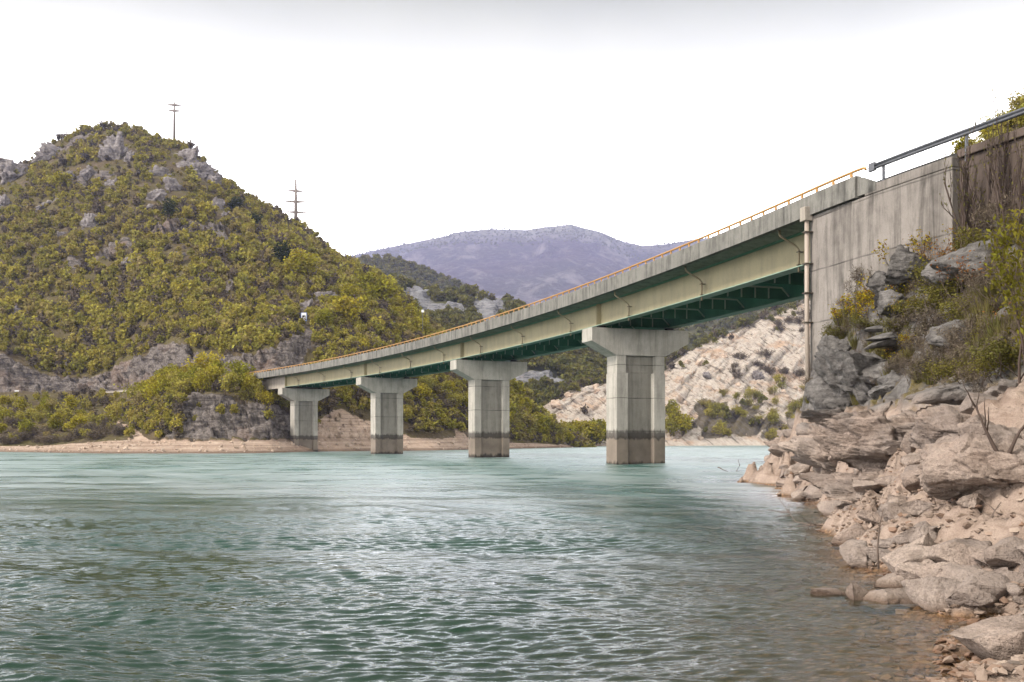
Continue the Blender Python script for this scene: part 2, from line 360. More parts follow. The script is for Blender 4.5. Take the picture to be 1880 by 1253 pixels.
def mat_bank():
    t = NT('bank_ground'); p = t.pos()
    n1 = t.noise(p, .5, 6, .6); n2 = t.noise(p, 2.6, 6, .62); n3 = t.noise(p, 13, 5, .65); n4 = t.noise(p, 45, 3, .6)
    st = t.noise(t.mapping(p, (.6, .6, 3.2), (R(24), R(14), 0)), 1.6, 6, .6, .5)
    tan = t.mix(t.ramp(n2, [(.3, 0), (.7, 1)]), srgb(192, 172, 158), srgb(156, 136, 123))
    tan = t.mix(t.math('MULTIPLY', t.ramp(st, [(.52, 0), (.66, 1)]), .5), tan, srgb(124, 102, 88))
    tan = t.mix(t.math('MULTIPLY', t.ramp(n4, [(.45, 0), (.7, 1)]), .35), tan, srgb(120, 98, 84))
    soil = t.mix(t.ramp(n2, [(.35, 0), (.65, 1)]), srgb(116, 100, 80), srgb(84, 74, 60))
    soil = t.mix(t.math('MULTIPLY', t.ramp(n1, [(.45, 0), (.6, 1)]), .6), soil, srgb(128, 116, 66))
    soil = t.mix(t.math('MULTIPLY', t.ramp(n3, [(.55, 0), (.7, 1)]), .6), soil, srgb(158, 150, 142))
    z = t.math('ADD', t.sepz(p)[2], t.math('MULTIPLY', t.math('SUBTRACT', n1, .5), 1.2))
    mr = t.n('ShaderNodeMapRange'); t.put(mr.inputs[0], z); mr.inputs[1].default_value = 2.35; mr.inputs[2].default_value = 2.9
    nz_ = t.sepz(t.n('ShaderNodeNewGeometry').outputs['Normal'])[2]
    gr_ = t.mix(t.ramp(n2, [(.32, 0), (.68, 1)]), srgb(138, 133, 130), srgb(84, 80, 78))
    gr_ = t.mix(t.math('MULTIPLY', t.ramp(st, [(.5, 0), (.64, 1)]), .6), gr_, srgb(70, 66, 64))
    soil = t.mix(t.ramp(t.math('ADD', nz_, t.math('MULTIPLY', t.math('SUBTRACT', n2, .5), .3)), [(.62, 1), (.80, 0)]), soil, gr_)
    c = t.mix(mr.outputs[0], tan, soil)
    zw = t.math('ADD', t.sepz(p)[2], t.math('MULTIPLY', t.math('SUBTRACT', n2, .5), .15))
    mw = t.n('ShaderNodeMapRange'); t.put(mw.inputs[0], zw); mw.inputs[1].default_value = .02; mw.inputs[2].default_value = .10; mw.inputs[3].default_value = 1; mw.inputs[4].default_value = 0
    peb = t.voro(p, 9); pc = t.mix(t.ramp(peb, [(.1, 0), (.5, 1)]), srgb(176, 138, 104), srgb(104, 80, 60))
    c = t.mix(t.math('MULTIPLY', mw.outputs[0], .85), c, pc)
    b = t.bump(t.math('ADD', t.math('ADD', n3, st), t.math('MULTIPLY', n4, .3)), .8, .08)
    t.principled(c, .92, b, .15); return t.m
M['bank'] = mat_bank()

def mat_water():
    t = NT('lake_water'); p = t.pos()
    xy = t.mapping(p, (1, 1, 0))
    w1 = t.noise(t.mapping(xy, (4.2, 6.0, 1), (0, 0, R(-9))), 1.0, 4, .6, .3)
    w2 = t.noise(t.mapping(xy, (10, 14, 1), (0, 0, R(14))), 1.0, 3, .55, .2)
    w3 = t.noise(t.mapping(xy, (.35, .8, 1), (0, 0, R(-6))), 1.0, 3, .5)
    hb = t.math('ADD', t.math('MULTIPLY', w1, .012), t.math('MULTIPLY', w2, .002))
    hb = t.math('ADD', hb, t.math('MULTIPLY', w3, .05))
    nb = t.bump(hb, 1.0, 1.0)
    patch = t.noise(t.mapping(xy, (.05, .09, 1)), 1, 3, .5)
    body = t.mix(t.ramp(patch, [(.35, 0), (.65, 1)]), (.008, .066, .051, 1), (.011, .084, .068, 1))
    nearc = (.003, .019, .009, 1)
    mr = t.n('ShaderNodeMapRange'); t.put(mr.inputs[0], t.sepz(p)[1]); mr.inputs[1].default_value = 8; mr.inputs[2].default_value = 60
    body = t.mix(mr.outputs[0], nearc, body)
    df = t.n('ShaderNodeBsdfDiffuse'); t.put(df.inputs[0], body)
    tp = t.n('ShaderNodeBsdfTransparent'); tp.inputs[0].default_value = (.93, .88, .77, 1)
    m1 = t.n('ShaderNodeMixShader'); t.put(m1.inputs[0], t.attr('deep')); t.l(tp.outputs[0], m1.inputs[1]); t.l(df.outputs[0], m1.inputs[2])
    gl = t.n('ShaderNodeBsdfGlossy'); gl.inputs['Color'].default_value = (.95, .97, 1, 1); rr = t.n('ShaderNodeMapRange'); t.put(rr.inputs[0], t.sepz(p)[1]); rr.interpolation_type = 'SMOOTHSTEP'; rr.inputs[1].default_value = 6; rr.inputs[2].default_value = 48; rr.inputs[3].default_value = .10; rr.inputs[4].default_value = .33
    gust = t.math('ADD', t.math('MULTIPLY', t.noise(t.mapping(xy, (.10, .42, 1), (0, 0, R(-6))), 1, 6, .62), .7), t.math('MULTIPLY', t.noise(t.mapping(xy, (.5, 2.2, 1), (0, 0, R(5))), 1, 4, .6), .3))
    t.l(t.math('MULTIPLY', rr.outputs[0], t.ramp(gust, [(.36, .45), (.64, 1.5)])), gl.inputs['Roughness']); t.l(nb, gl.inputs['Normal'])
    lw = t.n('ShaderNodeLayerWeight'); lw.inputs[0].default_value = .5; t.l(nb, lw.inputs['Normal'])
    nv = t.math('SUBTRACT', 1.0, lw.outputs['Facing'])                      # cosine of the view angle on the wave face
    ss = t.n('ShaderNodeMapRange'); t.put(ss.inputs[0], t.sepz(p)[1]); ss.inputs[1].default_value = 5; ss.inputs[2].default_value = 45; ss.inputs[3].default_value = .0004; ss.inputs[4].default_value = .017
    ce = t.math('SQRT', t.math('ADD', t.math('MULTIPLY', nv, nv), ss.outputs[0]))   # unresolved ripples lean towards the viewer
    fs_ = t.math('ADD', .02, t.math('MULTIPLY', .98, t.math('POWER', t.math('SUBTRACT', 1.0, ce, True), 5.0)), True)
    m2 = t.n('ShaderNodeMixShader'); t.l(fs_, m2.inputs[0]); t.l(m1.outputs[0], m2.inputs[1]); t.l(gl.outputs[0], m2.inputs[2])
    t.l(m2.outputs[0], t.out.inputs[0]); return t.m
M['water'] = mat_water()

# ------------------------------------------------------------------ camera, light, sky, air
cam = bpy.data.cameras.new('camera'); cam.lens = 35; cam.sensor_width = 36; cam.clip_start = .1; cam.clip_end = 20000
cam.shift_y = (HOR - 626.5) / 1880
co = bpy.data.objects.new('camera', cam); C.objects.link(co); co.location = (0, 0, CAMH); co.rotation_euler = (R(90), 0, 0); sc.camera = co
SUN_EL, SUN_AZ = 38, -117      # azimuth from +Y, negative is to the left
sd = bpy.data.lights.new('sun', 'SUN'); sd.energy = 2.9; sd.angle = R(12); sd.color = (1, .93, .84)
so = bpy.data.objects.new('sun', sd); C.objects.link(so)
sv = Vector((math.sin(R(SUN_AZ)) * math.cos(R(SUN_EL)), math.cos(R(SUN_AZ)) * math.cos(R(SUN_EL)), math.sin(R(SUN_EL))))
so.rotation_euler = sv.to_track_quat('Z', 'Y').to_euler()
W = bpy.data.worlds.new('World'); sc.world = W; W.use_nodes = True
wt = W.node_tree; wt.nodes.clear()
def wn(typ, **k):
    x = wt.nodes.new(typ)
    for a, b in k.items(): setattr(x, a, b)
    return x
sky = wn('ShaderNodeTexSky', sky_type='NISHITA'); sky.sun_disc = False; sky.sun_elevation = R(SUN_EL); sky.sun_rotation = R(SUN_AZ); sky.altitude = 300; sky.dust_density = 2.0
tc = wn('ShaderNodeTexCoord'); mp = wn('ShaderNodeMapping'); mp.inputs['Scale'].default_value = (1.6, 1.6, 4.5); mp.inputs['Location'].default_value = (.3, .1, 0)
wt.links.new(tc.outputs['Generated'], mp.inputs[0])
nz = wn('ShaderNodeTexNoise'); nz.inputs['Scale'].default_value = 1.5; nz.inputs['Detail'].default_value = 5; nz.inputs['Roughness'].default_value = .5; wt.links.new(mp.outputs[0], nz.inputs[0])
cr = wn('ShaderNodeValToRGB'); wt.links.new(nz.outputs[0], cr.inputs[0])
cr.color_ramp.elements[0].position = .35; cr.color_ramp.elements[0].color = (1.0, .965, .92, 1)
cr.color_ramp.elements[1].position = .68; cr.color_ramp.elements[1].color = (.80, .785, .77, 1)
sx = wn('ShaderNodeSeparateXYZ'); wt.links.new(tc.outputs['Generated'], sx.inputs[0])
zr = wn('ShaderNodeValToRGB'); wt.links.new(sx.outputs[2], zr.inputs[0])
ze = zr.color_ramp.elements
for _ in range(5): ze.new(.5)
for e, (p_, v_) in zip(ze, ((.08, 3.5), (.19, 3.7), (.275, 2.3), (.34, .72), (.405, .36), (.58, .68), (.92, .95))): e.position = p_; w_ = .16 if v_ < .5 else .08 if v_ < 1 else 0; e.color = (v_, v_ * (1 + w_ * .12), v_ * (1 - w_), 1)
mu = wn('ShaderNodeMix', data_type='RGBA', blend_type='MULTIPLY'); mu.inputs[0].default_value = 1
wt.links.new(cr.outputs[0], mu.inputs[6]); wt.links.new(zr.outputs[0], mu.inputs[7])
b1 = wn('ShaderNodeBackground'); wt.links.new(mu.outputs[2], b1.inputs[0]); b1.inputs[1].default_value = 1.0
b2 = wn('ShaderNodeBackground'); wt.links.new(sky.outputs[0], b2.inputs[0]); b2.inputs[1].default_value = .10
ms = wn('ShaderNodeMixShader'); ms.inputs[0].default_value = .05
wt.links.new(b1.outputs[0], ms.inputs[1]); wt.links.new(b2.outputs[0], ms.inputs[2])
wo = wn('ShaderNodeOutputWorld'); wt.links.new(ms.outputs[0], wo.inputs[0])
vs = sc.view_settings; vs.view_transform = 'Standard'; vs.look = 'None'; vs.gamma = 1; vs.exposure = 1.0; vs.use_curve_mapping = False
sc.cycles.use_denoising = True; sc.cycles.max_bounces = 6; sc.cycles.diffuse_bounces = 3; sc.cycles.glossy_bounces = 3; sc.cycles.transparent_max_bounces = 12; sc.cycles.volume_bounces = 1
sc.cycles.use_adaptive_sampling = False; sc.cycles.caustics_reflective = True; sc.cycles.sample_clamp_indirect = 4; sc.cycles.caustics_refractive = False
HAZE = .0001
hb = MB(); hb.box((-4500, -60, -8), (10500, 0, 0), (0, 6600, 0), (0, 0, 985))
t = NT('air_haze'); pv = t.n('ShaderNodeVolumePrincipled'); pv.inputs['Color'].default_value = (.56, .60, .98, 1); pv.inputs['Density'].default_value = HAZE; pv.inputs['Anisotropy'].default_value = .2
t.l(pv.outputs[0], t.out.inputs['Volume'])
ho = hb.build('haze', t.m); tag(ho, 'thin blue air haze over the valley', None, None, 'stuff'); ho.display_type = 'WIRE'

# ------------------------------------------------------------------ far terrain: radial sheets, knots (distance, height) per column
class Patch:
    def __init__(s, name, mat, cols, ncol, rows, kind='structure', noise=(1, 20), seed=0, fade=6.0):
        ks = sorted(cols); nk = len(cols[ks[0]])
        pxs = np.linspace(ks[0], ks[-1], ncol)
        D = np.array([[k[0] for k in cols[c]] for c in ks], float); Z = np.array([[k[1] for k in cols[c]] for c in ks], float)
        d = np.stack([np.interp(pxs, ks, D[:, j]) for j in range(nk)], 1); z = np.stack([np.interp(pxs, ks, Z[:, j]) for j in range(nk)], 1)
        tt = np.concatenate([np.linspace(i, i + 1, r, endpoint=False) for i, r in enumerate(rows)] + [[nk - 1]])
        s.t = tt; s.px = pxs
        i0 = np.clip(np.floor(tt).astype(int), 0, nk - 2); fr = tt - i0
        dd = d[:, i0] * (1 - fr) + d[:, i0 + 1] * fr; zz = z[:, i0] * (1 - fr) + z[:, i0 + 1] * fr
        s.shape = dd.shape; PX = np.repeat(pxs[:, None], dd.shape[1], 1)
        s.T = np.repeat(tt[None, :], dd.shape[0], 0)
        s.V = np.stack([(PX - 940) / F * dd, dd, zz], -1).reshape(-1, 3)
        s.rock = np.zeros(len(s.V)); s.sand = np.zeros(len(s.V)); s.name, s.mat, s.seed, s.kind = name, mat, seed, kind
        a, sc_ = noise
        q = s.V / sc_
        w = np.clip(s.V[:, 2] / fade, 0, 1)
        s.V[:, 2] += w * a * fbm(q, 5, seed + 3)
        s.V[:, 0] += w * a * .5 * fbm(q + 31.3, 4, seed + 9)
    def blocky(s, w, cell, amp, seed):
        idx = np.where(w > .02)[0]
        if not len(idx): return
        b = blocks(s.V[idx], cell, seed) * amp * w[idx]
        s.V[idx, 1] -= b * .7; s.V[idx, 2] += b * .7
    def finish(s):
        nr, nc = s.shape
        me = mesh_np(s.name, s.V, grid_faces(nr, nc)); attr(me, 'rock', s.rock); attr(me, 'sand', s.sand)
        s.o = tag(link(s.name, me, s.mat), kind=s.kind)
        G = s.V.reshape(nr, nc, 3)
        e1 = G[1:, :-1] - G[:-1, :-1]; e2 = G[:-1, 1:] - G[:-1, :-1]
        s.area = np.linalg.norm(np.cross(e1, e2), axis=-1); s.G = G
        s.PX = 940 + F * s.V[:, 0] / s.V[:, 1]; s.PY = HOR - F * (s.V[:, 2] - CAMH) / s.V[:, 1]
        return s
    def hit(s, px, py, tmin=0):
        """nearest surface point that shows at photo pixel px,py"""
        e = np.hypot(s.PX - px, s.PY - py); e = np.where(s.T.ravel() < tmin, 1e9, e)
        c = np.argsort(e)[:10]; c = c[e[c] < max(8, e[c[0]] * 1.8)]
        return Vector(s.V[c[np.argmin(s.V[c, 1])]])
    def scatter(s, n, rng, weight):
        nr, nc = s.shape
        w = s.area * weight.reshape(nr, nc)[:-1, :-1]; w = w.ravel() / w.sum()
        k = rng.choice(len(w), n, p=w); r, c = k // (nc - 1), k % (nc - 1)
        u, v = rng.random(n)[:, None], rng.random(n)[:, None]
        G = s.G
        return G[r, c] * (1 - u) * (1 - v) + G[r + 1, c] * u * (1 - v) + G[r, c + 1] * (1 - u) * v + G[r + 1, c + 1] * u * v

def ridge(cols, yoff=8):
    out = {}
    for px, (kn, rd, ry) in cols.items():
        zr_ = zat(ry + yoff, rd); k0 = kn[-1]
        mid = (k0[0] + (rd - k0[0]) * .52, k0[1] + (zr_ - k0[1]) * .54)
        out[px] = [(kn[0][0] - 14, -4.0)] + kn + [mid, (rd, zr_), (rd + 60, zr_ - 8 - zr_ * .12), (rd + 190, max(-2, zr_ * .35))]
    return out
HILL = Patch('hill', M['hill'], ridge({
    -700: ([(175, 0), (182, 1), (205, 4), (250, 12.2), (260, 12.4), (270, 22)], 430, 330),
    -200: ([(162, 0), (168, 1), (190, 3.5), (233, 12.1), (242, 12.3), (249, 24)], 430, 330),
    0: ([(153, 0), (159, 1), (178, 3.2), (223, 12.1), (232, 12.3), (239, 21)], 430, 300),
    60: ([(147, 0), (154, 1), (174, 3.2), (222, 12.1), (231, 12.3), (238, 19)], 430, 284),
    110: ([(141, 0), (150, 1.1), (170, 3.6), (220, 12.1), (229, 12.3), (236, 18)], 430, 252),
    150: ([(137, 0), (148, 1.2), (167, 4), (218, 12.1), (227, 12.3), (234, 18)], 430, 234),
    200: ([(134, 0), (147, 1.3), (164, 4.3), (214, 12.1), (223, 12.3), (231, 18.6)], 430, 224),
    250: ([(133, 0), (146, 1.4), (160, 4.5), (207, 12.1), (216, 12.3), (225, 20.4)], 430, 232),
    310: ([(133, 0), (143, 1.2), (155, 6.5), (193, 12.1), (204, 12.3), (213, 22)], 428, 250),
    350: ([(133, 0), (143, 1.2), (155, 7), (184, 12.1), (195, 12.3), (204, 20)], 425, 264),
    400: ([(133, 0), (143, 1.3), (155, 7.2), (174, 12), (185, 12.3), (193, 18)], 420, 310),
    450: ([(136, 0), (145, 1.4), (156, 6.4), (167, 11.2), (180, 12.2), (187, 17)], 412, 352),
    500: ([(141, 0), (149, 1.6), (157, 5.6), (166, 9.6), (176, 12), (184, 18.0)], 400, 387),
    545: ([(150, 0), (156, 1.4), (163, 4.8), (173, 9.8), (182, 15.5), (190, 21)], 390, 416),
    600: ([(159, 0), (165, 2.4), (174, 9.5), (184, 15.5), (195, 21), (203, 25.5)], 374, 455),
    650: ([(163, 0), (169, 2.6), (178, 9.5), (190, 17), (203, 24), (211, 27.5)], 352, 478),
    700: ([(167, 0), (173, 2.6), (183, 9.5), (196, 17.5), (210, 25), (217, 27.5)], 336, 514),
    750: ([(170, 0), (176, 2.3), (187, 9), (201, 16.5), (217, 23), (225, 25)], 318, 562),
    800: ([(176, 0), (181, 2), (192, 8.5), (206, 14.5), (224, 20.5), (233, 22)], 300, 612),
    850: ([(188, 0), (192, 1.8), (202, 7.2), (214, 12.3), (230, 17), (238, 18.5)], 287, 645),
    900: ([(202, 0), (206, 1.6), (214, 6), (224, 10), (237, 13.5), (246, 15)], 276, 668),
    950: ([(220, 0), (224, 1.4), (230, 4.4), (238, 7.2), (247, 9.6), (252, 10.6)], 268, 706),
    1000: ([(240, 0), (243, 1.1), (247, 2.8), (251, 4.4), (255, 5.6), (257, 6.2)], 264, 755),
    1045: ([(254, -.2), (256, .3), (258, .8), (260, 1.1), (262, 1.3), (264, 1.4)], 270, 798),
    1090: ([(258, -2.5), (260, -2.4), (262, -2.3), (264, -2.2), (266, -2.1), (268, -2)], 276, 830),
}), 560, [3, 10, 12, 16, 5, 20, 50, 50, 6, 6], noise=(3.0, 26), seed=5)
T = HILL.T.ravel(); X = HILL.V
pxv = np.repeat(HILL.px[:, None], HILL.shape[1], 1).ravel()
nz1 = fbm(X / 14, 4, 21); nz2 = fbm(X / 30, 3, 44)
cut = np.clip((T - 4.9) / .15, 0, 1) * np.clip((6.02 - T) / .1, 0, 1) * np.clip((575 - pxv) / 20, 0, 1)
bankrock = np.clip((T - 2.0) / .2, 0, 1) * np.clip((3.25 - T) / .3, 0, 1) * np.clip((pxv - 285) / 25, 0, 1) * np.clip((575 - pxv) / 25, 0, 1)
spur = np.clip((T - 2.6) / .3, 0, 1) * np.clip((6.6 - T) / .4, 0, 1) * np.clip((pxv - 530) / 30, 0, 1) * np.clip(.45 + nz1 * 2.2, 0, 1)
hi = np.clip((T - 6.2) / .3, 0, 1) * np.clip((nz1 * .6 + nz2 - .44 + np.clip((T - 7) * .12, 0, .14) - np.clip((pxv - 430) / 300, 0, .5)) * 7, 0, 1)
HILL.rock = np.clip(cut + bankrock + spur * .9 + hi, 0, 1)
sand = np.clip((2.12 - T) / .15, 0, 1) * np.clip((pxv + 900) / 50, 0, 1)
path = np.clip(1 - np.abs(pxv - (262 - (T - 2) * 55)) / 16, 0, 1) * np.clip((3.3 - T) / .2, 0, 1) * (T > 1.9)
sandslope = np.clip((1.95 + 0.8 * np.exp(-((pxv - 628) / 26) ** 2) + .5 * np.exp(-((pxv - 668) / 40) ** 2) + .5 * np.exp(-((pxv - 745) / 30) ** 2) - T + nz1 * 1.3) / .3, 0, 1) * np.clip((pxv - 575) / 20, 0, 1)
HILL.sand = np.clip(sand + path * 1.2 + sandslope, 0, 1)
HILL.blocky(np.clip(cut + bankrock, 0, 1), (2.6, 2.6, 1.5), 1.1, 3)
HILL.blocky(np.clip(cut + bankrock + spur, 0, 1), (1.1, 1.1, .7), .5, 4)
HILL.blocky(np.clip(sandslope, 0, 1) * np.clip((T - 1.6) / .3, 0, 1), (1.5, 1.5, .8), .35, 6)
HILL.blocky(hi, (6, 6, 3.5), 2.4, 8)
HILL.finish()

QUARRY = Patch('quarry_hill', M['quarry'], {px: [(k[0][0] - 25, -4)] + k + [(k[-1][0] + 50, k[-1][1] * 1.02), (k[-1][0] + 160, k[-1][1] * .7)] for px, k in {
    930: [(296, 0), (300, .5), (320, 1), (340, 1.5), (360, 2)],
    1000: [(300, 0), (305, 1), (328, zat(772, 328)), (345, zat(750, 345)), (362, zat(744, 362))],
    1030: [(304, 0), (309, 1.2), (333, zat(765, 333)), (350, zat(742, 350)), (368, zat(728, 368))],
    1060: [(308, 0), (314, 1.4), (338, zat(760, 338)), (355, zat(730, 355)), (374, zat(714, 374))],
    1110: [(320, 0), (325, 1.8), (345, zat(752, 345)), (365, zat(722, 365)), (386, zat(704, 386))],
    1220: [(341, 0), (347, 2.4), (366, zat(754, 366)), (394, zat(708, 394)), (424, zat(672, 424))],
    1300: [(350, 0), (356, 2.6), (376, zat(748, 376)), (410, zat(684, 410)), (446, zat(630, 446))],
    1400: [(364, 0), (370, 2.8), (392, zat(742, 392)), (430, zat(656, 430)), (474, zat(584, 474))],
    1490: [(372, 0), (378, 3.0), (402, zat(735, 402)), (448, zat(634, 448)), (500, zat(546, 500))],
    1600: [(376, 0), (382, 3.0), (408, zat(730, 408)), (458, zat(610, 458)), (520, zat(500, 520))],
    2200: [(380, 0), (386, 3.0), (412, zat(720, 412)), (468, zat(600, 468)), (540, zat(470, 540))]}.items()},
    420, [3, 8, 26, 50, 50, 8, 4], noise=(3.5, 30), seed=60, fade=5)
T2 = QUARRY.T.ravel(); X2 = QUARRY.V; px2 = np.repeat(QUARRY.px[:, None], QUARRY.shape[1], 1).ravel()
q1 = fbm(X2 / 22, 4, 71); q2 = fbm(np.stack([X2[:, 0] + X2[:, 2] * 1.2, X2[:, 1] * .3, X2[:, 2] * 2.4 - X2[:, 0] * 1.2], 1) / 18, 4, 75)
lowgrey = np.clip((3.35 - T2) / .25, 0, 1) * np.clip((T2 - 1.9) / .2, 0, 1) * np.clip((px2 - 1225) / 50, 0, 1)
QUARRY.rock = np.clip(lowgrey * np.clip(.1 + q2 * 3, 0, 1) + np.clip(q1 * 3 - .55, 0, 1) * np.clip((px2 - 1300) / 60, 0, 1) + np.clip((T2 - 4.85) / .15, 0, 1), 0, 1)
QUARRY.sand = np.clip(1.0 - QUARRY.rock * .85 - np.clip((T2 - 4.8) / .2, 0, 1), 0, 1)
_k = np.clip((T2 - 1.7) / .3, 0, 1)
_q = np.stack([QUARRY.V[:, 0] * .75 + QUARRY.V[:, 2] * .65, QUARRY.V[:, 1] * .6, QUARRY.V[:, 2] * .75 - QUARRY.V[:, 0] * .65], 1)   # strata dip to the left
for cell, amp, sd_ in (((24, 16, 3.6), 1.0, 31), ((8, 7, 1.1), .34, 32), ((2.2, 2.2, .8), .16, 33)):
    _b = blocks(_q, cell, sd_) * amp * _k; QUARRY.V[:, 1] -= _b * .7; QUARRY.V[:, 2] += _b * .6
QUARRY.finish()

def farpatch(name, mat, sil, d0, z0, d1, ncol, rows, noise, seed, yoff, rockf):
    cols = {px: [(d0 * .93, z0 - 12), (d0, z0), (d0 + (d1 - d0) * .5, z0 + (zat(y + yoff, d1) - z0) * .52), (d1, zat(y + yoff, d1)), (d1 * 1.12, zat(y + yoff, d1) * .9), (d1 * 1.3, zat(y + yoff, d1) * .5)] for px, y in sil.items()}
    p_ = Patch(name, mat, cols, ncol, rows, noise=noise, seed=seed, fade=8)
    n = fbm(p_.V / (noise[1] * .7), 5, seed + 50)
    p_.rock = np.clip(n * 4 - rockf, 0, 1); return p_
MIDF = farpatch('wooded_hill', M['farhill'], {480: 560, 600: 522, 700: 512, 745: 520, 800: 534, 870: 538, 905: 541, 960: 563, 1040: 602, 1110: 650, 1180: 700, 1240: 770}, 340, 0, 560, 260, [3, 50, 50, 8, 4], (5, 60), 81, 8, .6)
g_ = np.hypot((940 + F * MIDF.V[:, 0] / MIDF.V[:, 1] - 895) / 45, (HOR - F * (MIDF.V[:, 2] - CAMH) / MIDF.V[:, 1] - 570) / 34)
MIDF.rock = np.clip(MIDF.rock + np.clip(1.6 - g_ * 1.3, 0, 1), 0, 1)
MIDF.blocky(MIDF.rock, (9, 9, 6), 3.0, 82); MIDF.finish()
MIDB = farpatch('wooded_ridge', M['farhill'], {420: 520, 560: 492, 640: 480, 665: 476, 720: 479, 760: 490, 830: 522, 900: 560, 1000: 610, 1100: 660}, 700, 10, 1100, 200, [3, 40, 40, 8, 4], (8, 110), 91, 4, 1.3); MIDB.finish()
ROCKY = farpatch('rocky_hill', M['farhill'], {900: 640, 950: 606, 1000: 586, 1100: 566, 1200: 556, 1300: 548, 1500: 530, 1900: 500}, 560, 5, 900, 240, [3, 50, 50, 8, 4], (9, 80), 101, 3, .1)
ROCKY.blocky(ROCKY.rock, (12, 12, 9), 5, 102); ROCKY.finish()
MOUNT = farpatch('mountain', M['mountain'], {300: 560, 480: 505, 560: 488, 640: 466, 700: 448, 760: 434, 830: 426, 870: 428, 930: 429, 970: 428, 1000: 422, 1050: 421, 1100: 435, 1150: 456, 1180: 463, 1210: 461, 1240: 457, 1300: 446, 1450: 430, 1700: 420, 2100: 440}, 1900, 60, 4300, 520, [3, 90, 90, 10, 4], (45, 420), 111, 0, 1.2)
m_ = fbm(np.stack([MOUNT.V[:, 0], MOUNT.V[:, 1] * .4, MOUNT.V[:, 2] * 1.5], 1) / 190, 5, 119)
MOUNT.rock = np.clip(m_ * 3.2 - .7, 0, 1) * np.clip((MOUNT.T.ravel() - 1.3) / .3, 0, 1) * np.clip((3.02 - MOUNT.T.ravel()) / .5, .35, 1)
MOUNT.blocky(MOUNT.rock, (70, 70, 50), 16, 113); MOUNT.finish()
EAST = Patch('east_hill', M['hill'], {px: [(d0 - 6, 9), (d0, 12.2), (d0 + 8, 13.2), (d1, zat(y + 14, d1)), (d1 + 25, zat(y, d1) - 3), (d1 + 90, 4)] for px, d0, d1, y in
    [(1640, 56, 70, 395), (1700, 54, 70, 350), (1745, 52, 72, 312), (1790, 50, 74, 272), (1850, 48, 76, 226), (1885, 46, 78, 188), (2000, 42, 80, 90), (2300, 34, 80, -60), (2900, 26, 70, -200)]},
    140, [3, 6, 40, 8, 4], noise=(1.5, 14), seed=131)
EAST.rock = np.clip(fbm(EAST.V / 8, 4, 133) * 3 - .2, 0, 1); EAST.blocky(EAST.rock, (2, 2, 1.4), .7, 134); EAST.finish()
gp = MB(); gp.box((-9000, -9000, -7), (18000, 0, 0), (0, 18000, 0), (0, 0, .5)); tag(gp.build('ground', M['farhill']), kind='structure')

# ------------------------------------------------------------------ near right bank: thin-plate surface through surveyed points
shore = [(13.8, 52.9), (11.9, 43.9), (10.4, 37), (9.2, 32.3), (8.2, 28), (8.13, 24.6), (6.95, 20.5), (5.77, 17), (5.0, 14.5), (4.69, 12.8), (4.5, 11.6), (4.44, 10.6), (4.32, 9.6), (4.12, 8.8), (3.85, 8.1), (3.32, 6.93), (2.6, 4), (1.2, 1), (-.5, -3)]
cp = [(x, y, 0) for x, y in shore]
cp += [(x - 2.6, y - .4, -.42) for x, y in shore[1:]] + [(x - 7, y - 1, -1.7) for x, y in shore[1::2]] + [(x - 14, y - 2, -3.4) for x, y in shore[1::3]]
cp += [(16, 58, 0), (22, 66, 0), (12, 60, -1.5), (20, 72, -2), (10, 55, -1)]
cp += [(12.3, 42.5, 2.4), (11.6, 38.5, 2.5), (11.4, 34.5, 2.5), (10.4, 29, 2.5), (9.6, 25, 2.5), (8.5, 20, 2.5), (7.9, 15.8, 2.5), (7.3, 12.5, 2.3), (7.0, 10, 1.9), (6.4, 7, 1.6), (6, 5, 1.6), (5.4, 2, 1.8), (4, -3, 2)]
cp += [(5.3, 11.3, .22), (5.9, 12.0, .6), (5.2, 10, .36), (4.5, 8.5, .14), (4.6, 7.2, .2), (3.6, 6.4, .1), (5.6, 8.4, .7), (6.2, 11, 1.0), (5.6, 13.3, .75), (6.3, 14, 1.3)]
cp += [(13.3, 43.0, 6.0), (14.5, 40.5, 7.7), (15.8, 38.5, 9.2), (17.2, 36.5, 10.2), (18.3, 34.5, 10.5), (21, 30, 10.4), (24, 22, 10.8)]
cp += [(13.0, 40.8, 5.7), (13.3, 37.5, 5.6), (13.0, 33.5, 4.3), (12.5, 30, 4.0), (11.3, 24, 3.9), (9.25, 18, 3.3), (12.3, 24, 5), (14.9, 29, 7.1), (14.7, 32, 6.8), (15, 36, 7.1)]
cp += [(15, 48, 3.5), (17, 51, 3.5), (17, 55, 1.6), (21, 60, 2), (20, 48, 6), (26, 56, 5), (8, 2, 3.6), (9.5, 6, 4.0), (12, 12, 4.8), (20, 10, 8.5), (28, 30, 11), (30, 45, 9), (26, 5, 9), (12, -5, 5)]
cp = np.array(cp, float)
def tps(r2): return np.where(r2 > 1e-9, r2 * np.log(r2 + 1e-12) * .5, 0)
n_ = len(cp); K = tps(((cp[:, None, :2] - cp[None, :, :2]) ** 2).sum(-1)) + np.eye(n_) * .6
Pm = np.c_[np.ones(n_), cp[:, :2]]; A_ = np.block([[K, Pm], [Pm.T, np.zeros((3, 3))]])
wgt = np.linalg.solve(A_, np.r_[cp[:, 2], 0, 0, 0])
def bank_h(xy):
    xy = np.atleast_2d(np.asarray(xy, float)); out = np.empty(len(xy))
    for i in range(0, len(xy), 40000):
        q = xy[i:i + 40000]
        out[i:i + 40000] = tps(((q[:, None] - cp[None, :, :2]) ** 2).sum(-1)) @ wgt[:n_] + wgt[n_] + q @ wgt[n_ + 1:]
    return out
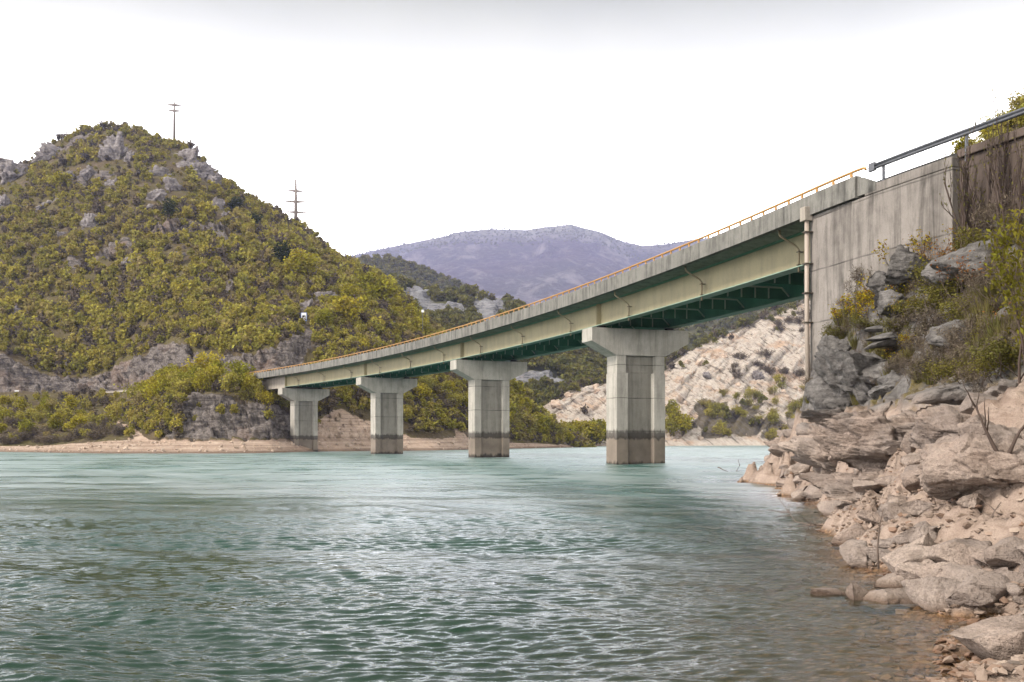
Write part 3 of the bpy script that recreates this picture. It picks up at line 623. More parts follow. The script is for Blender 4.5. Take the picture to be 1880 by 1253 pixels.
def bank_surface(xy):
    xy = np.atleast_2d(np.asarray(xy, float)); h = bank_h(xy)
    p3 = np.c_[xy, h * 1.6]
    tan = np.clip((3.3 - h) / .8, 0, 1) * np.clip((h + .25) / .3, 0, 1)
    up = np.clip((h - 2.6) / .8, 0, 1)
    far = np.clip((xy[:, 1] - 8) / 14, .25, 1)
    d = tan * far * (blocks(p3, (1.7, 1.9, 1.2), 201) * .34 + blocks(p3, (.65, .75, .5), 203) * .17)
    d += tan * blocks(p3, (.28, .3, .25), 207) * .05
    d += up * (blocks(p3, (1.6, 1.6, 1.4), 202) * .28 + fbm(p3 / 1.2, 4, 205) * .25)
    d += fbm(p3 / .5, 4, 206) * .05 * np.clip((h + .5) / .5, .2, 1)
    return h + d
gx = np.r_[np.arange(-12, 1, .35), np.arange(1, 20, .085), np.arange(20, 32, .4)]
gy = np.r_[np.arange(-6, 5, .3), np.arange(5, 26, .085), np.arange(26, 50, .12), np.arange(50, 74, .4)]
GX, GY = np.meshgrid(gx, gy)
xy = np.c_[GX.ravel(), GY.ravel()]
zb = bank_surface(xy)
zb = np.where(zb < -.02, zb, zb)
# under the road the bank stops below the paving
me = mesh_np('bank', np.c_[xy, zb], grid_faces(len(gy), len(gx)))
BANK = tag(link('shore_terrain', me, M['bank']), kind='structure')
def ground(px, py, d0=4.0, d1=60.0):
    ds = np.arange(d0, d1, .06); x = (px - 940) / F * ds; z = CAMH + (HOR - py) / F * ds
    h = bank_h(np.c_[x, ds]); k = np.argmax(z < h)
    if z[k] >= h[k]: k = len(ds) - 1
    return Vector((x[k], ds[k], float(bank_surface([[x[k], ds[k]]])[0])))

# ------------------------------------------------------------------ lake
rng = np.random.default_rng(3)
pxw = np.r_[np.linspace(-2600, -60, 160, endpoint=False), np.linspace(-60, 1940, 1000), np.linspace(1944, 3200, 90)]
yw = np.r_[np.linspace(2400, 1300, 60, endpoint=False), np.linspace(1300, 1010, 330, endpoint=False), np.linspace(1010, 830, 470, endpoint=False), np.linspace(830, 816.2, 40)]
dw = CAMH * F / (yw - HOR)
DD, PXW = np.meshgrid(dw, pxw, indexing='ij')
wx = (PXW - 940) / F * DD; wy = DD.copy(); wz = np.zeros_like(wx)
sp = np.abs(np.gradient(dw))[:, None] + 0 * wx
def wave(lam, ang, amp, ph):
    global wz
    k = 2 * math.pi / lam; dx, dy = math.sin(ang), math.cos(ang)
    fade = np.clip((lam / sp - 1.8) / 2.2, 0, 1)
    mod = .50 + .32 * np.sin(wx * .21 * dy + wy * .13 + ph * 3) * np.sin(wy * .17 - wx * .09 + ph) + .38 * np.sin(wx * 1.3 + ph * 5 + wy * .4) * np.sin(wy * .9 - wx * .5 + ph * 7)
    wz += amp * fade * mod * np.sin(k * (wx * dx + wy * dy) + ph)
for i in range(90):                       # short wind ripples, crests across the view
    lam = .085 * (3.8 ** rng.random()); wave(lam, R(-1) + rng.normal() * R(14), .0080 * lam * (.8 + .6 * rng.random()), rng.random() * 6.28)
for i in range(14):                       # longer swell from the left front
    lam = rng.uniform(.8, 2.2); wave(lam, R(36) + rng.normal() * R(8), .0050 * lam * (.7 + .6 * rng.random()), rng.random() * 6.28)
for i in range(12):                       # low long undulation, all that shows far out
    lam = 2.4 * (3.5 ** rng.random()); wave(lam, R(8) + rng.normal() * R(24), .0042 * lam * (.7 + .6 * rng.random()), rng.random() * 6.28)
Vw = np.stack([wx, wy, wz], -1).reshape(-1, 3)
me = mesh_np('lake', Vw, grid_faces(len(dw), len(pxw)))
near = (Vw[:, 0] > -14) & (Vw[:, 1] < 76)
deep = np.ones(len(Vw)); hb_ = bank_h(Vw[near, :2]); deep[near] = np.clip(1 - np.exp((hb_ + .04) * 2.3), 0, 1)
deep[near] = np.where(hb_ > -.04, 0, deep[near])
attr(me, 'deep', deep)
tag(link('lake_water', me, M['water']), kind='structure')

# ================================================================== BRIDGE
# road centre line, s in metres from the pier nearest the shore
def head(s):
    if s < -36: return R(21)
    if s < -29: return R(14.6 + (-29 - s) / 7 * 6.4)
    return R(19.3 + .1623 * min(s, 118))
_S = np.arange(-70, 240, .25); _X = np.zeros(len(_S)); _Y = np.zeros(len(_S)); _i0 = int(np.argmin(np.abs(_S)))
_X[_i0], _Y[_i0] = 9.08, 73.12
for i in range(_i0 + 1, len(_S)):
    h = head(_S[i] - .125); _X[i] = _X[i - 1] - math.sin(h) * .25; _Y[i] = _Y[i - 1] + math.cos(h) * .25
for i in range(_i0 - 1, -1, -1):
    h = head(_S[i] + .125); _X[i] = _X[i + 1] + math.sin(h) * .25; _Y[i] = _Y[i + 1] - math.cos(h) * .25
def ST(s, t, z):
    h = head(s); x = np.interp(s, _S, _X); y = np.interp(s, _S, _Y)
    return Vector((x + math.cos(h) * t, y + math.sin(h) * t, z))
def AX(s): h = head(s); return Vector((-math.sin(h), math.cos(h), 0))
def RX(s): h = head(s); return Vector((math.cos(h), math.sin(h), 0))
def prof(mb, s0, s1, poly, step=1.5):
    n = max(1, int(math.ceil((s1 - s0) / step)))
    mb.sweep([[ST(s0 + (s1 - s0) * k / n, t, z) for t, z in poly] for k in range(n + 1)])
def rect(t0, t1, z0, z1): return [(t0, z0), (t1, z0), (t1, z1), (t0, z1)]
L = 30.8; PIERS = [0, L, 2 * L, 3 * L]; S0, SJ, SE = -29.0, 3 * L + .3, 132.0
HW, SOF, TOP, GB, GW = 4.6, 11.66, 12.56, 10.02, 2.76

bridge = thing('road_bridge', 'long curved road bridge deck on beige steel girders with a thin orange railing', 'bridge', ST(0, 0, 9.9))
def bpart(mb, name, mat, parent=None, smooth=False, bevel=0):
    o = mb.build(name, mat, parent or bridge, smooth, bevel)
    o.matrix_parent_inverse = Matrix.Translation(-bridge.location) if (parent or bridge) is bridge else Matrix.Identity(4)
    return o
m = MB(); prof(m, -32.4, SE, [(-HW + .3, SOF + .12), (-GW - .3, SOF + .012), (GW + .3, SOF + .012), (HW - .3, SOF + .12), (HW - .3, 12.22), (-HW + .3, 12.22)]); bpart(m, 'deck_slab', M['soffit'])
m = MB(); prof(m, -32.4, SE, rect(-HW + .55, HW - .55, 12.224, 12.29)); bpart(m, 'road_surface', M['asphalt'])
for sgn in (-1, 1):
    a, b = sorted((sgn * HW, sgn * (HW - .303)))
    m = MB(); prof(m, -32.3, SE, [(a, SOF), (b, SOF), (b, TOP), (a + (b - a) * .1, TOP), (a, TOP - .03)], 1.0)
    po = bpart(m, 'parapet_beam', M['parapet'])
for sgn in (-1, 1):
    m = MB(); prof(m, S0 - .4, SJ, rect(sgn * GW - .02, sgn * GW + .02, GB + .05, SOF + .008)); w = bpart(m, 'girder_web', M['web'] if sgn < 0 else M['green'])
    m = MB(); prof(m, S0 - .4, SJ, rect(sgn * GW - .36, sgn * GW + .36, GB, GB + .047)); bpart(m, 'bottom_flange', M['flange'])
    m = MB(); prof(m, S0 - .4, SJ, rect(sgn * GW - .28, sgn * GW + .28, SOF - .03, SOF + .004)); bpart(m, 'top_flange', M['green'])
# inner skin of the visible girder is the darker green coat
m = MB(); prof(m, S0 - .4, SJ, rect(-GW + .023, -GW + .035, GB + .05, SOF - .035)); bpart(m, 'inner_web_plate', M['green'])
for s in PIERS:
    s_ = min(s, SJ - .15)
    for t0, t1 in ((-GW - .30, -GW - .024), (GW + .024, GW + .30)):
        m = MB(); o = ST(s_ - .012, t0, GB + .05); m.box(o, RX(s_) * (t1 - t0), AX(s_) * .024, (0, 0, SOF - GB - .085)); bpart(m, 'bearing_stiffener', M['web'])
        m = MB(); o = ST(s_ + .2, t0, GB + .05); m.box(o, RX(s_) * (t1 - t0), AX(s_) * .024, (0, 0, SOF - GB - .085)); bpart(m, 'bearing_stiffener', M['web'])
ST_X = [-L + L / 6 * k for k in range(1, 25)]
for s in ST_X:
    if s > SJ: continue
    g = GW - .045; zt = GB + .70
    poly = [(-g, GB + .05), (g, GB + .05), (g, GB + .22), (g - .5, zt), (-g + .5, zt), (-g, GB + .22)]
    m = MB(); m.sweep([[ST(s + e, t_, z) for t_, z in poly] for e in (-.012, .012)])
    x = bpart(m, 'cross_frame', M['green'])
    m = MB()
    pts = [(-g, GB + .22), (-g + .5, zt), (g - .5, zt), (g, GB + .22)]
    for (ta, za), (tb, zb_) in zip(pts[:-1], pts[1:]):
        m.sweep([[ST(s - .12, ta, za + .003), ST(s + .12, ta, za + .003), ST(s + .12, ta, za + .083), ST(s - .12, ta, za + .083)], [ST(s - .12, tb, zb_ + .003), ST(s + .12, tb, zb_ + .003), ST(s + .12, tb, zb_ + .083), ST(s - .12, tb, zb_ + .083)]])
    for t_ in (-1.35, -.45, .45, 1.35):
        m.box(ST(s - .11, t_ - .025, GB + .09), RX(s) * .05, AX(s) * .09, (0, 0, zt - GB - .1))
    fo = m.build('frame_flange', M['frame_edge_lit'], x)
# drain pipes on the side that shows
for k in range(12):
    s = -L + L / 6 + k * L / 3
    m = MB(); q = [ST(s, -4.05, SOF + .1), ST(s, -4.02, SOF - .16), ST(s, -3.9, SOF - .26), ST(s, -3.12, GB + .98), ST(s, -3.0, GB + .82), ST(s, -3.0, GB - .22)]
    m.tube(q, [.06, .06, .055, .055, .055, .055], 10); pp = bpart(m, 'drain_pipe', M['pipe'], None, True)
    for zc in (GB + .72, GB + .1):
        m = MB(); m.box(ST(s - .09, -3.09, zc), RX(s) * .3, AX(s) * .18, (0, 0, .035)); m.box(ST(s - .015, -3.09, zc + .004), RX(s) * .31, AX(s) * .03, (0, 0, .028))
        m.build('pipe_clamp', M['clamp'], pp)
# railing: round top rail, slanted flat posts
m = MB(); q = [ST(s, -HW + .16, TOP + .245) for s in np.arange(-32.2, SE, .8)]
q = [ST(-32.75, -HW + .16, TOP + .12), ST(-32.72, -HW + .16, TOP + .2), ST(-32.6, -HW + .16, TOP + .235)] + q
m.tube(q, .056, 8); rail = bpart(m, 'railing', M['yellow'], None, True)
def post(mb, s, t_):
    mb.sweep([[ST(s + d + o_, t_ + e, z) for d, e in ((-.062, -.032), (.062, -.032), (.062, .032), (-.062, .032))] for o_, z in ((.0, TOP - .004), (.03, TOP + .215))])
ns = 0; rest = MB(); s = -31.9
while s < SE:
    if ns < 98:
        m = MB(); post(m, s, -HW + .16); m.build('railing_post', M['yellow'], rail); ns += 1
    else: post(rest, s, -HW + .16)
    s += 1.17
tag(rest.build('railing_posts', M['yellow'], rail), kind='stuff')
m = MB(); m.tube([ST(s, HW - .16, TOP + .245) for s in np.arange(-32.2, SE, .8)], .043, 8)
for s in np.arange(-31.9, SE, 1.17): post(m, s, HW - .16)
bpart(m, 'far_railing', M['yellow'], None)
# concrete end span past the last pier
m = MB(); prof(m, SJ + .05, SE - 14, rect(-GW - .25, GW + .25, GB - .1, SOF + .006)); bpart(m, 'concrete_end_span', M['approach'])

# piers
WHERE = ['tallest looking hammerhead pier, nearest the rocky shore, with a stepped recess', 'hammerhead pier in the lake between the nearest pier and the two smaller ones',
         'hammerhead pier standing at the edge of the tan scree, second smallest of the row', 'smallest looking hammerhead pier beside the sandy beach, under the end of the steel girders']
for i, s in enumerate(PIERS):
    h = head(s); g = ST(s, 0, 0); base = thing('bridge_pier', WHERE[i], 'bridge pier', (g.x, g.y, -4), 'piers carrying the bridge'); base.rotation_euler.z = h
    hw, hd, rw, rd = 1.92, .86, 1.13, .34
    def shaft(name, z0, z1, e, parent, rw=rw):
        c = .07
        pl = [(-hw - e, -hd - e), (-rw - c, -hd - e), (-rw, -hd + rd), (rw, -hd + rd), (rw + c, -hd - e), (hw + e, -hd - e), (hw + e, hd + e), (rw + c, hd + e), (rw, hd - rd), (-rw, hd - rd), (-rw - c, hd + e), (-hw - e, hd + e)]
        mb = MB(); mb.sweep([[(x, y, z + 4) for x, y in pl] for z in (z0, z1)]); o = mb.build(name, M['concrete'], parent, False, .02)
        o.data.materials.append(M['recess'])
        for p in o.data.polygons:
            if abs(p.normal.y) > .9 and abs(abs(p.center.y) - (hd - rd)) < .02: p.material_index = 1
        return o
    if i == 0:
        shaft('shaft', 6.6, 7.86, 0, base); shaft('lower_shaft', -4, 6.597, .035, base, .98)
    else: shaft('shaft', -4, 7.86, 0, base)
    capd = hd + .035
    mb = MB(); pl = [(-1.97, 7.86), (1.97, 7.86), (3.9, 8.85), (3.9, 9.8), (-3.9, 9.8), (-3.9, 8.85)]
    mb.sweep([[(x, y, z + 4) for x, z in pl] for y in (-capd, capd)]); mb.build('cap', M['cap'], base, False, .025)
    for sx in (-1, 1):
        mb = MB(); mb.box((sx * GW - .35, -.3, 13.8), (.7, 0, 0), (0, .6, 0), (0, 0, .1)); mb.box((sx * GW - .25, -.22, 13.9), (.5, 0, 0), (0, .44, 0), (0, 0, .115)); mb.build('bearing', M['bearing'], base)

# abutment and retaining wall on the near bank
T_W = -4.42; WC = -37.2
wall = thing('abutment_wall', 'tall stained concrete abutment wall where the bridge meets the rocky bank', 'wall', ST(-29, T_W, 0))
def wpart(mb, name, mat, bevel=0, parent=None, smooth=False):
    o = mb.build(name, mat, parent or wall, smooth, bevel)
    if parent is None: o.matrix_parent_inverse = Matrix.Translation(-wall.location)
    return o
m = MB(); prof(m, -31.9, -29.0, rect(T_W, T_W + 9, 1.0, SOF - .02)); wpart(m, 'corner_block', M['wall'], .03)
m = MB(); prof(m, WC, -31.93, rect(T_W - .06, T_W + 9, 1.0, 11.6), 1.0); wpart(m, 'side_panel', M['wall'], .03)
m = MB(); prof(m, WC, -32.75, rect(T_W - .09, T_W + .5, 11.603, 11.98), 1.0); wpart(m, 'coping', M['wall'], .04)
m = MB(); m.sweep([[ST(s, T_W - .1 + d, z) for d, z in ((0, 11.7), (.35, 11.7), (.35, zt), (0, zt))] for s, zt in ((-33.4, 11.99), (-32.35, 12.5))]); wpart(m, 'parapet_end', M['parapet'])
# drain box and down pipe at the corner
m = MB(); m.box(ST(-29.25, T_W - .42, 11.42), RX(-29) * .4, AX(-29) * .42, (0, 0, .62)); bx = wpart(m, 'drain_box', M['approach'], .02)
m = MB(); m.tube([ST(-29.1, T_W - .22, 11.43), ST(-29.1, T_W - .22, 7), ST(-29.2, T_W - .2, 3.0)], .105, 12); dp = wpart(m, 'down_pipe', M['bigpipe'], 0, None, True)
for z in (10.9, 9.5, 8.2, 6.9):
    m = MB(); m.box(ST(-29.25, T_W - .39, z), RX(-29) * .4, AX(-29) * .3, (0, 0, .05)); m.build('pipe_clamp', M['clamp'], dp)
rw_ = thing('retaining_wall', 'darker brown concrete retaining wall carrying the road behind the bare shrubs', 'wall', ST(WC, T_W, 0))
m = MB(); prof(m, -66, WC - .03, rect(T_W + .25, T_W + 9, 1.0, 11.9), 2); o = m.build('wall_panel', M['wall_dark'], rw_, False, .03); o.matrix_parent_inverse = Matrix.Translation(-rw_.location)
m = MB(); prof(m, -66, WC - .05, rect(T_W + .1, T_W + .8, 11.903, 12.2), 2); o = m.build('coping', M['wall_dark'], rw_, False, .03); o.matrix_parent_inverse = Matrix.Translation(-rw_.location)
m = MB(); prof(m, -69, -32.45, rect(-3.9, 4.4, 11.8, 12.27), 2)
tag(m.build('road', M['asphalt']), kind='structure')
# steel guard rail
gr = thing('guardrail', 'grey steel crash barrier on posts along the top of the concrete wall', 'guardrail', ST(-33, T_W, 11.9))
W_ = [(0, -.155), (.05, -.13), (.075, -.085), (.05, -.04), (0, -.015), (0, .015), (.05, .04), (.075, .085), (.05, .13), (0, .155)]
GZ = 12.72
def guard(s): return T_W + .08
m = MB(); n = 40
ring = lambda s: [ST(s, guard(s) - d, GZ + z * .8) for d, z in W_] + [ST(s, guard(s) - d + .012, GZ + z * .8) for d, z in reversed(W_)]
m.sweep([ring(s) for s in np.linspace(-66, -33.2, n)]); bm_ = m.build('beam', M['zinc'], gr, True); bm_.matrix_parent_inverse = Matrix.Translation(-gr.location)
m = MB(); m.box(ST(-33.2, guard(0) - .1, GZ - .17), RX(-33) * .14, AX(-33) * .35, (0, 0, .34)); o = m.build('end_cap', M['zinc'], gr, False, .02); o.matrix_parent_inverse = Matrix.Translation(-gr.location)
for s in np.arange(-33.6, -66, -4.1):
    m = MB(); m.box(ST(s, guard(s) + .014, 11.7), RX(s) * .1, AX(s) * .07, (0, 0, GZ + .13 - 11.7)); o = m.build('post', M['zinc'], gr); o.matrix_parent_inverse = Matrix.Translation(-gr.location)

# far road side: low barrier and signs beyond the left bank, two pylons, the white panel on the ledge
def far_bar(name, label, pts, mat, hgt, cat):
    r = thing(name, label, cat, pts[0]); m = MB()
    for a, b in zip(pts[:-1], pts[1:]):
        a, b = Vector(a), Vector(b); d = (b - a).normalized(); n = Vector((-d.y, d.x, 0)) * .08
        m.sweep([[a - n + Vector((0, 0, hgt - .36)), a + n + Vector((0, 0, hgt - .36)), a + n + Vector((0, 0, hgt)), a - n + Vector((0, 0, hgt))], [b - n + Vector((0, 0, hgt - .36)), b + n + Vector((0, 0, hgt - .36)), b + n + Vector((0, 0, hgt)), b - n + Vector((0, 0, hgt))]])
    o = m.build('beam', mat, r); o.matrix_parent_inverse = Matrix.Translation(-r.location)
    for k, p in enumerate(pts):
        m = MB(); m.box(Vector(p) - Vector((.06, -.1, 1)), (.12, 0, 0), (0, .1, 0), (0, 0, hgt + .95)); o = m.build('post', mat, r); o.matrix_parent_inverse = Matrix.Translation(-r.location)
far_bar('road_barrier', 'pale road barrier between the bank trees and the cut rock face', [P(px, 735 - (px - 165) * .065, d) for px, d in ((168, 216.5), (186, 214.5), (206, 211.5), (226, 209), (246, 206))], M['approach'], 1.6, 'barrier')
far_bar('road_barrier', 'grey road barrier low at the left end of the far road', [P(px, 738, 222) for px in (-40, -10, 20, 50, 85)], M['zinc'], 1.0, 'barrier')
def small_sign(label, px, py, d, hgt, w):
    p = P(px, py, d); r = thing('road_sign', label, 'road sign', p); m = MB(); m.tube([(0, 0, -3), (0, 0, hgt)], .05, 8); m.build('post', M['zinc'], r)
    m = MB(); m.box((-w / 2, -.06, hgt - w), (w, 0, 0), (0, .05, 0), (0, 0, w)); m.build('plate', M['white'], r, False, .02)
small_sign('small white road sign at the far left end of the road', 31, 737, 221, 2.4, 1.0)
small_sign('tiny white marker post above the trees behind the bridge railing', 776, 585, 232, 2.0, .6)
pb = HILL.hit(557, 588); r = thing('banner_panel', 'white upright panel with a blue edge and dark emblem on a rock ledge', 'sign', pb - Vector((0, .6, .3)))
r.location.z = zat(591, r.location.y) 
m = MB(); m.box((-.62, 0, .15), (1.24, 0, 0), (0, .08, 0), (0, 0, 1.75)); m.build('frame', M['blue'], r)
m = MB(); m.box((-.5, -.012, .28), (1.0, 0, 0), (0, .008, 0), (0, 0, 1.56)); m.build('panel', M['white'], r)
m = MB()
for sg in (-1, 1): m.tube([(sg * .12, -.03, .62), (sg * .3, -.03, .85), (sg * .31, -.03, 1.2), (sg * .16, -.03, 1.45)], [.03, .06, .06, .03], 6)
m.sweep([[(-.17, y, 1.32), (.17, y, 1.32), (.17, y, 1.0), (0, y, .78), (-.17, y, 1.0)] for y in (-.035, -.02)]); m.build('emblem', M['black'], r)
m = MB()
for xx in (-.45, .45): m.box((xx - .05, .09, -2), (.1, 0, 0), (0, .1, 0), (0, 0, 3.4))
m.build('support', M['zinc'], r)
def pylon(label, px, ytop, ybase, d, arms, rad):
    b = P(px, ybase, d); H = zat(ytop, d) - b.z; r = thing('power_pylon', label, 'pylon', (b.x, b.y, b.z - 4)); m = MB()
    m.tube([(0, 0, 0), (0, 0, 4 + H * .55), (0, 0, 4 + H)], [rad, rad * .75, rad * .4], 10); m.build('mast', M['pole'], r, True)
    for fz, w in arms:
        m = MB(); m.sweep([[(x, y * k, 4 + H * fz + z * k + dz) for y, z in ((-.34, -.34), (.34, -.34), (.34, .34), (-.34, .34))] for x, k, dz in ((-w, .4, .25), (0, 1.3, 0), (w, .4, -.05))])
        a = m.build('crossarm', M['pole'], r)
        mi = MB()
        for x in (-w * .95, -w * .6, w * .6, w * .95): mi.tube([(x, 0, 4 + H * fz - .1), (x, 0, 4 + H * fz - .55)], .07, 6)
        mi.build('insulators', M['pole'], a)
pylon('slim grey power pylon standing on the skyline near the top of the hill', 320, 188, 254, 432, ((.92, 3.0), (.76, 2.7)), .62)
pylon('taller power pylon with three wide crossarms on the lower hill shoulder', 543, 330, 424, 392, ((.775, 3.4), (.565, 4.9), (.36, 4.3)), .85)

# ================================================================== ROCKS
def ico(sub):
    bm = bmesh.new(); bmesh.ops.create_icosphere(bm, subdivisions=sub, radius=1); bm.verts.ensure_lookup_table()
    V = np.array([v.co[:] for v in bm.verts]); Fq = np.array([[v.index for v in f.verts] for f in bm.faces]); bm.free(); return V, Fq
ICO = {k: ico(k) for k in (3, 4, 5, 6)}
def rock_mesh(name, seed, size=(1, 1, 1), sub=4, cuts=14, off=(.36, .82), rough=.05, strata=0, blk=0, tilt=(.25, .15)):
    rg = np.random.default_rng(seed); V, Fq = ICO[sub]; V = V.copy()
    for k in range(cuts + 12):
        n = rg.normal(size=3); n /= np.linalg.norm(n); o = rg.uniform(*off)
        dd = V @ n - o; V -= np.outer(np.clip(dd, 0, None), n)
    V *= np.asarray(size) / np.abs(V).max(0)
    sz = float(np.mean(size)); N = V / np.linalg.norm(V, axis=1)[:, None]
    if blk: V += N * (blocks(V / sz, (.42, .42, .26), seed + 5) * blk * 1.5 * sz)[:, None] + N * (blocks(V / sz, (.17, .17, .12), seed + 6) * blk * .4 * sz)[:, None]
    if strata:
        u = (V[:, 2] + V[:, 0] * tilt[0] + V[:, 1] * tilt[1] + fbm(V / sz * 1.3, 3, seed + 8) * .12 * sz) / (sz * .2)
        lay = np.floor(u); fr = u - lay; rl = _rnd(lay.astype(np.int64), lay.astype(np.int64) * 0 + seed, lay.astype(np.int64) * 0, 5)
        V += N * (strata * .6 * sz * ((rl - .5) - .5 * np.exp(-((fr - .5) / .5) ** 8 * 0 - (np.minimum(fr, 1 - fr) / .09) ** 2)))[:, None]
    q = V / sz
    V += N * ((fbm(q * 1.7, 4, seed + 1) * .8 + fbm(q * 4.5, 4, seed + 2, .55, True) * .25 + fbm(q * 13, 3, seed + 3, .6, True) * .26) * rough * sz)[:, None]
    return mesh_np(name, V, Fq)
def place(me, name, label, loc, rot=(0, 0, 0), scale=1, cat='rock', group=None, mat=None):
    o = link(name, me, mat or M['rock']); o.location = loc; o.rotation_euler = rot
    o.scale = (scale,) * 3 if not hasattr(scale, '__len__') else scale
    return tag(o, label, cat, group)
def at(px, py, d): return P(px, py, d)
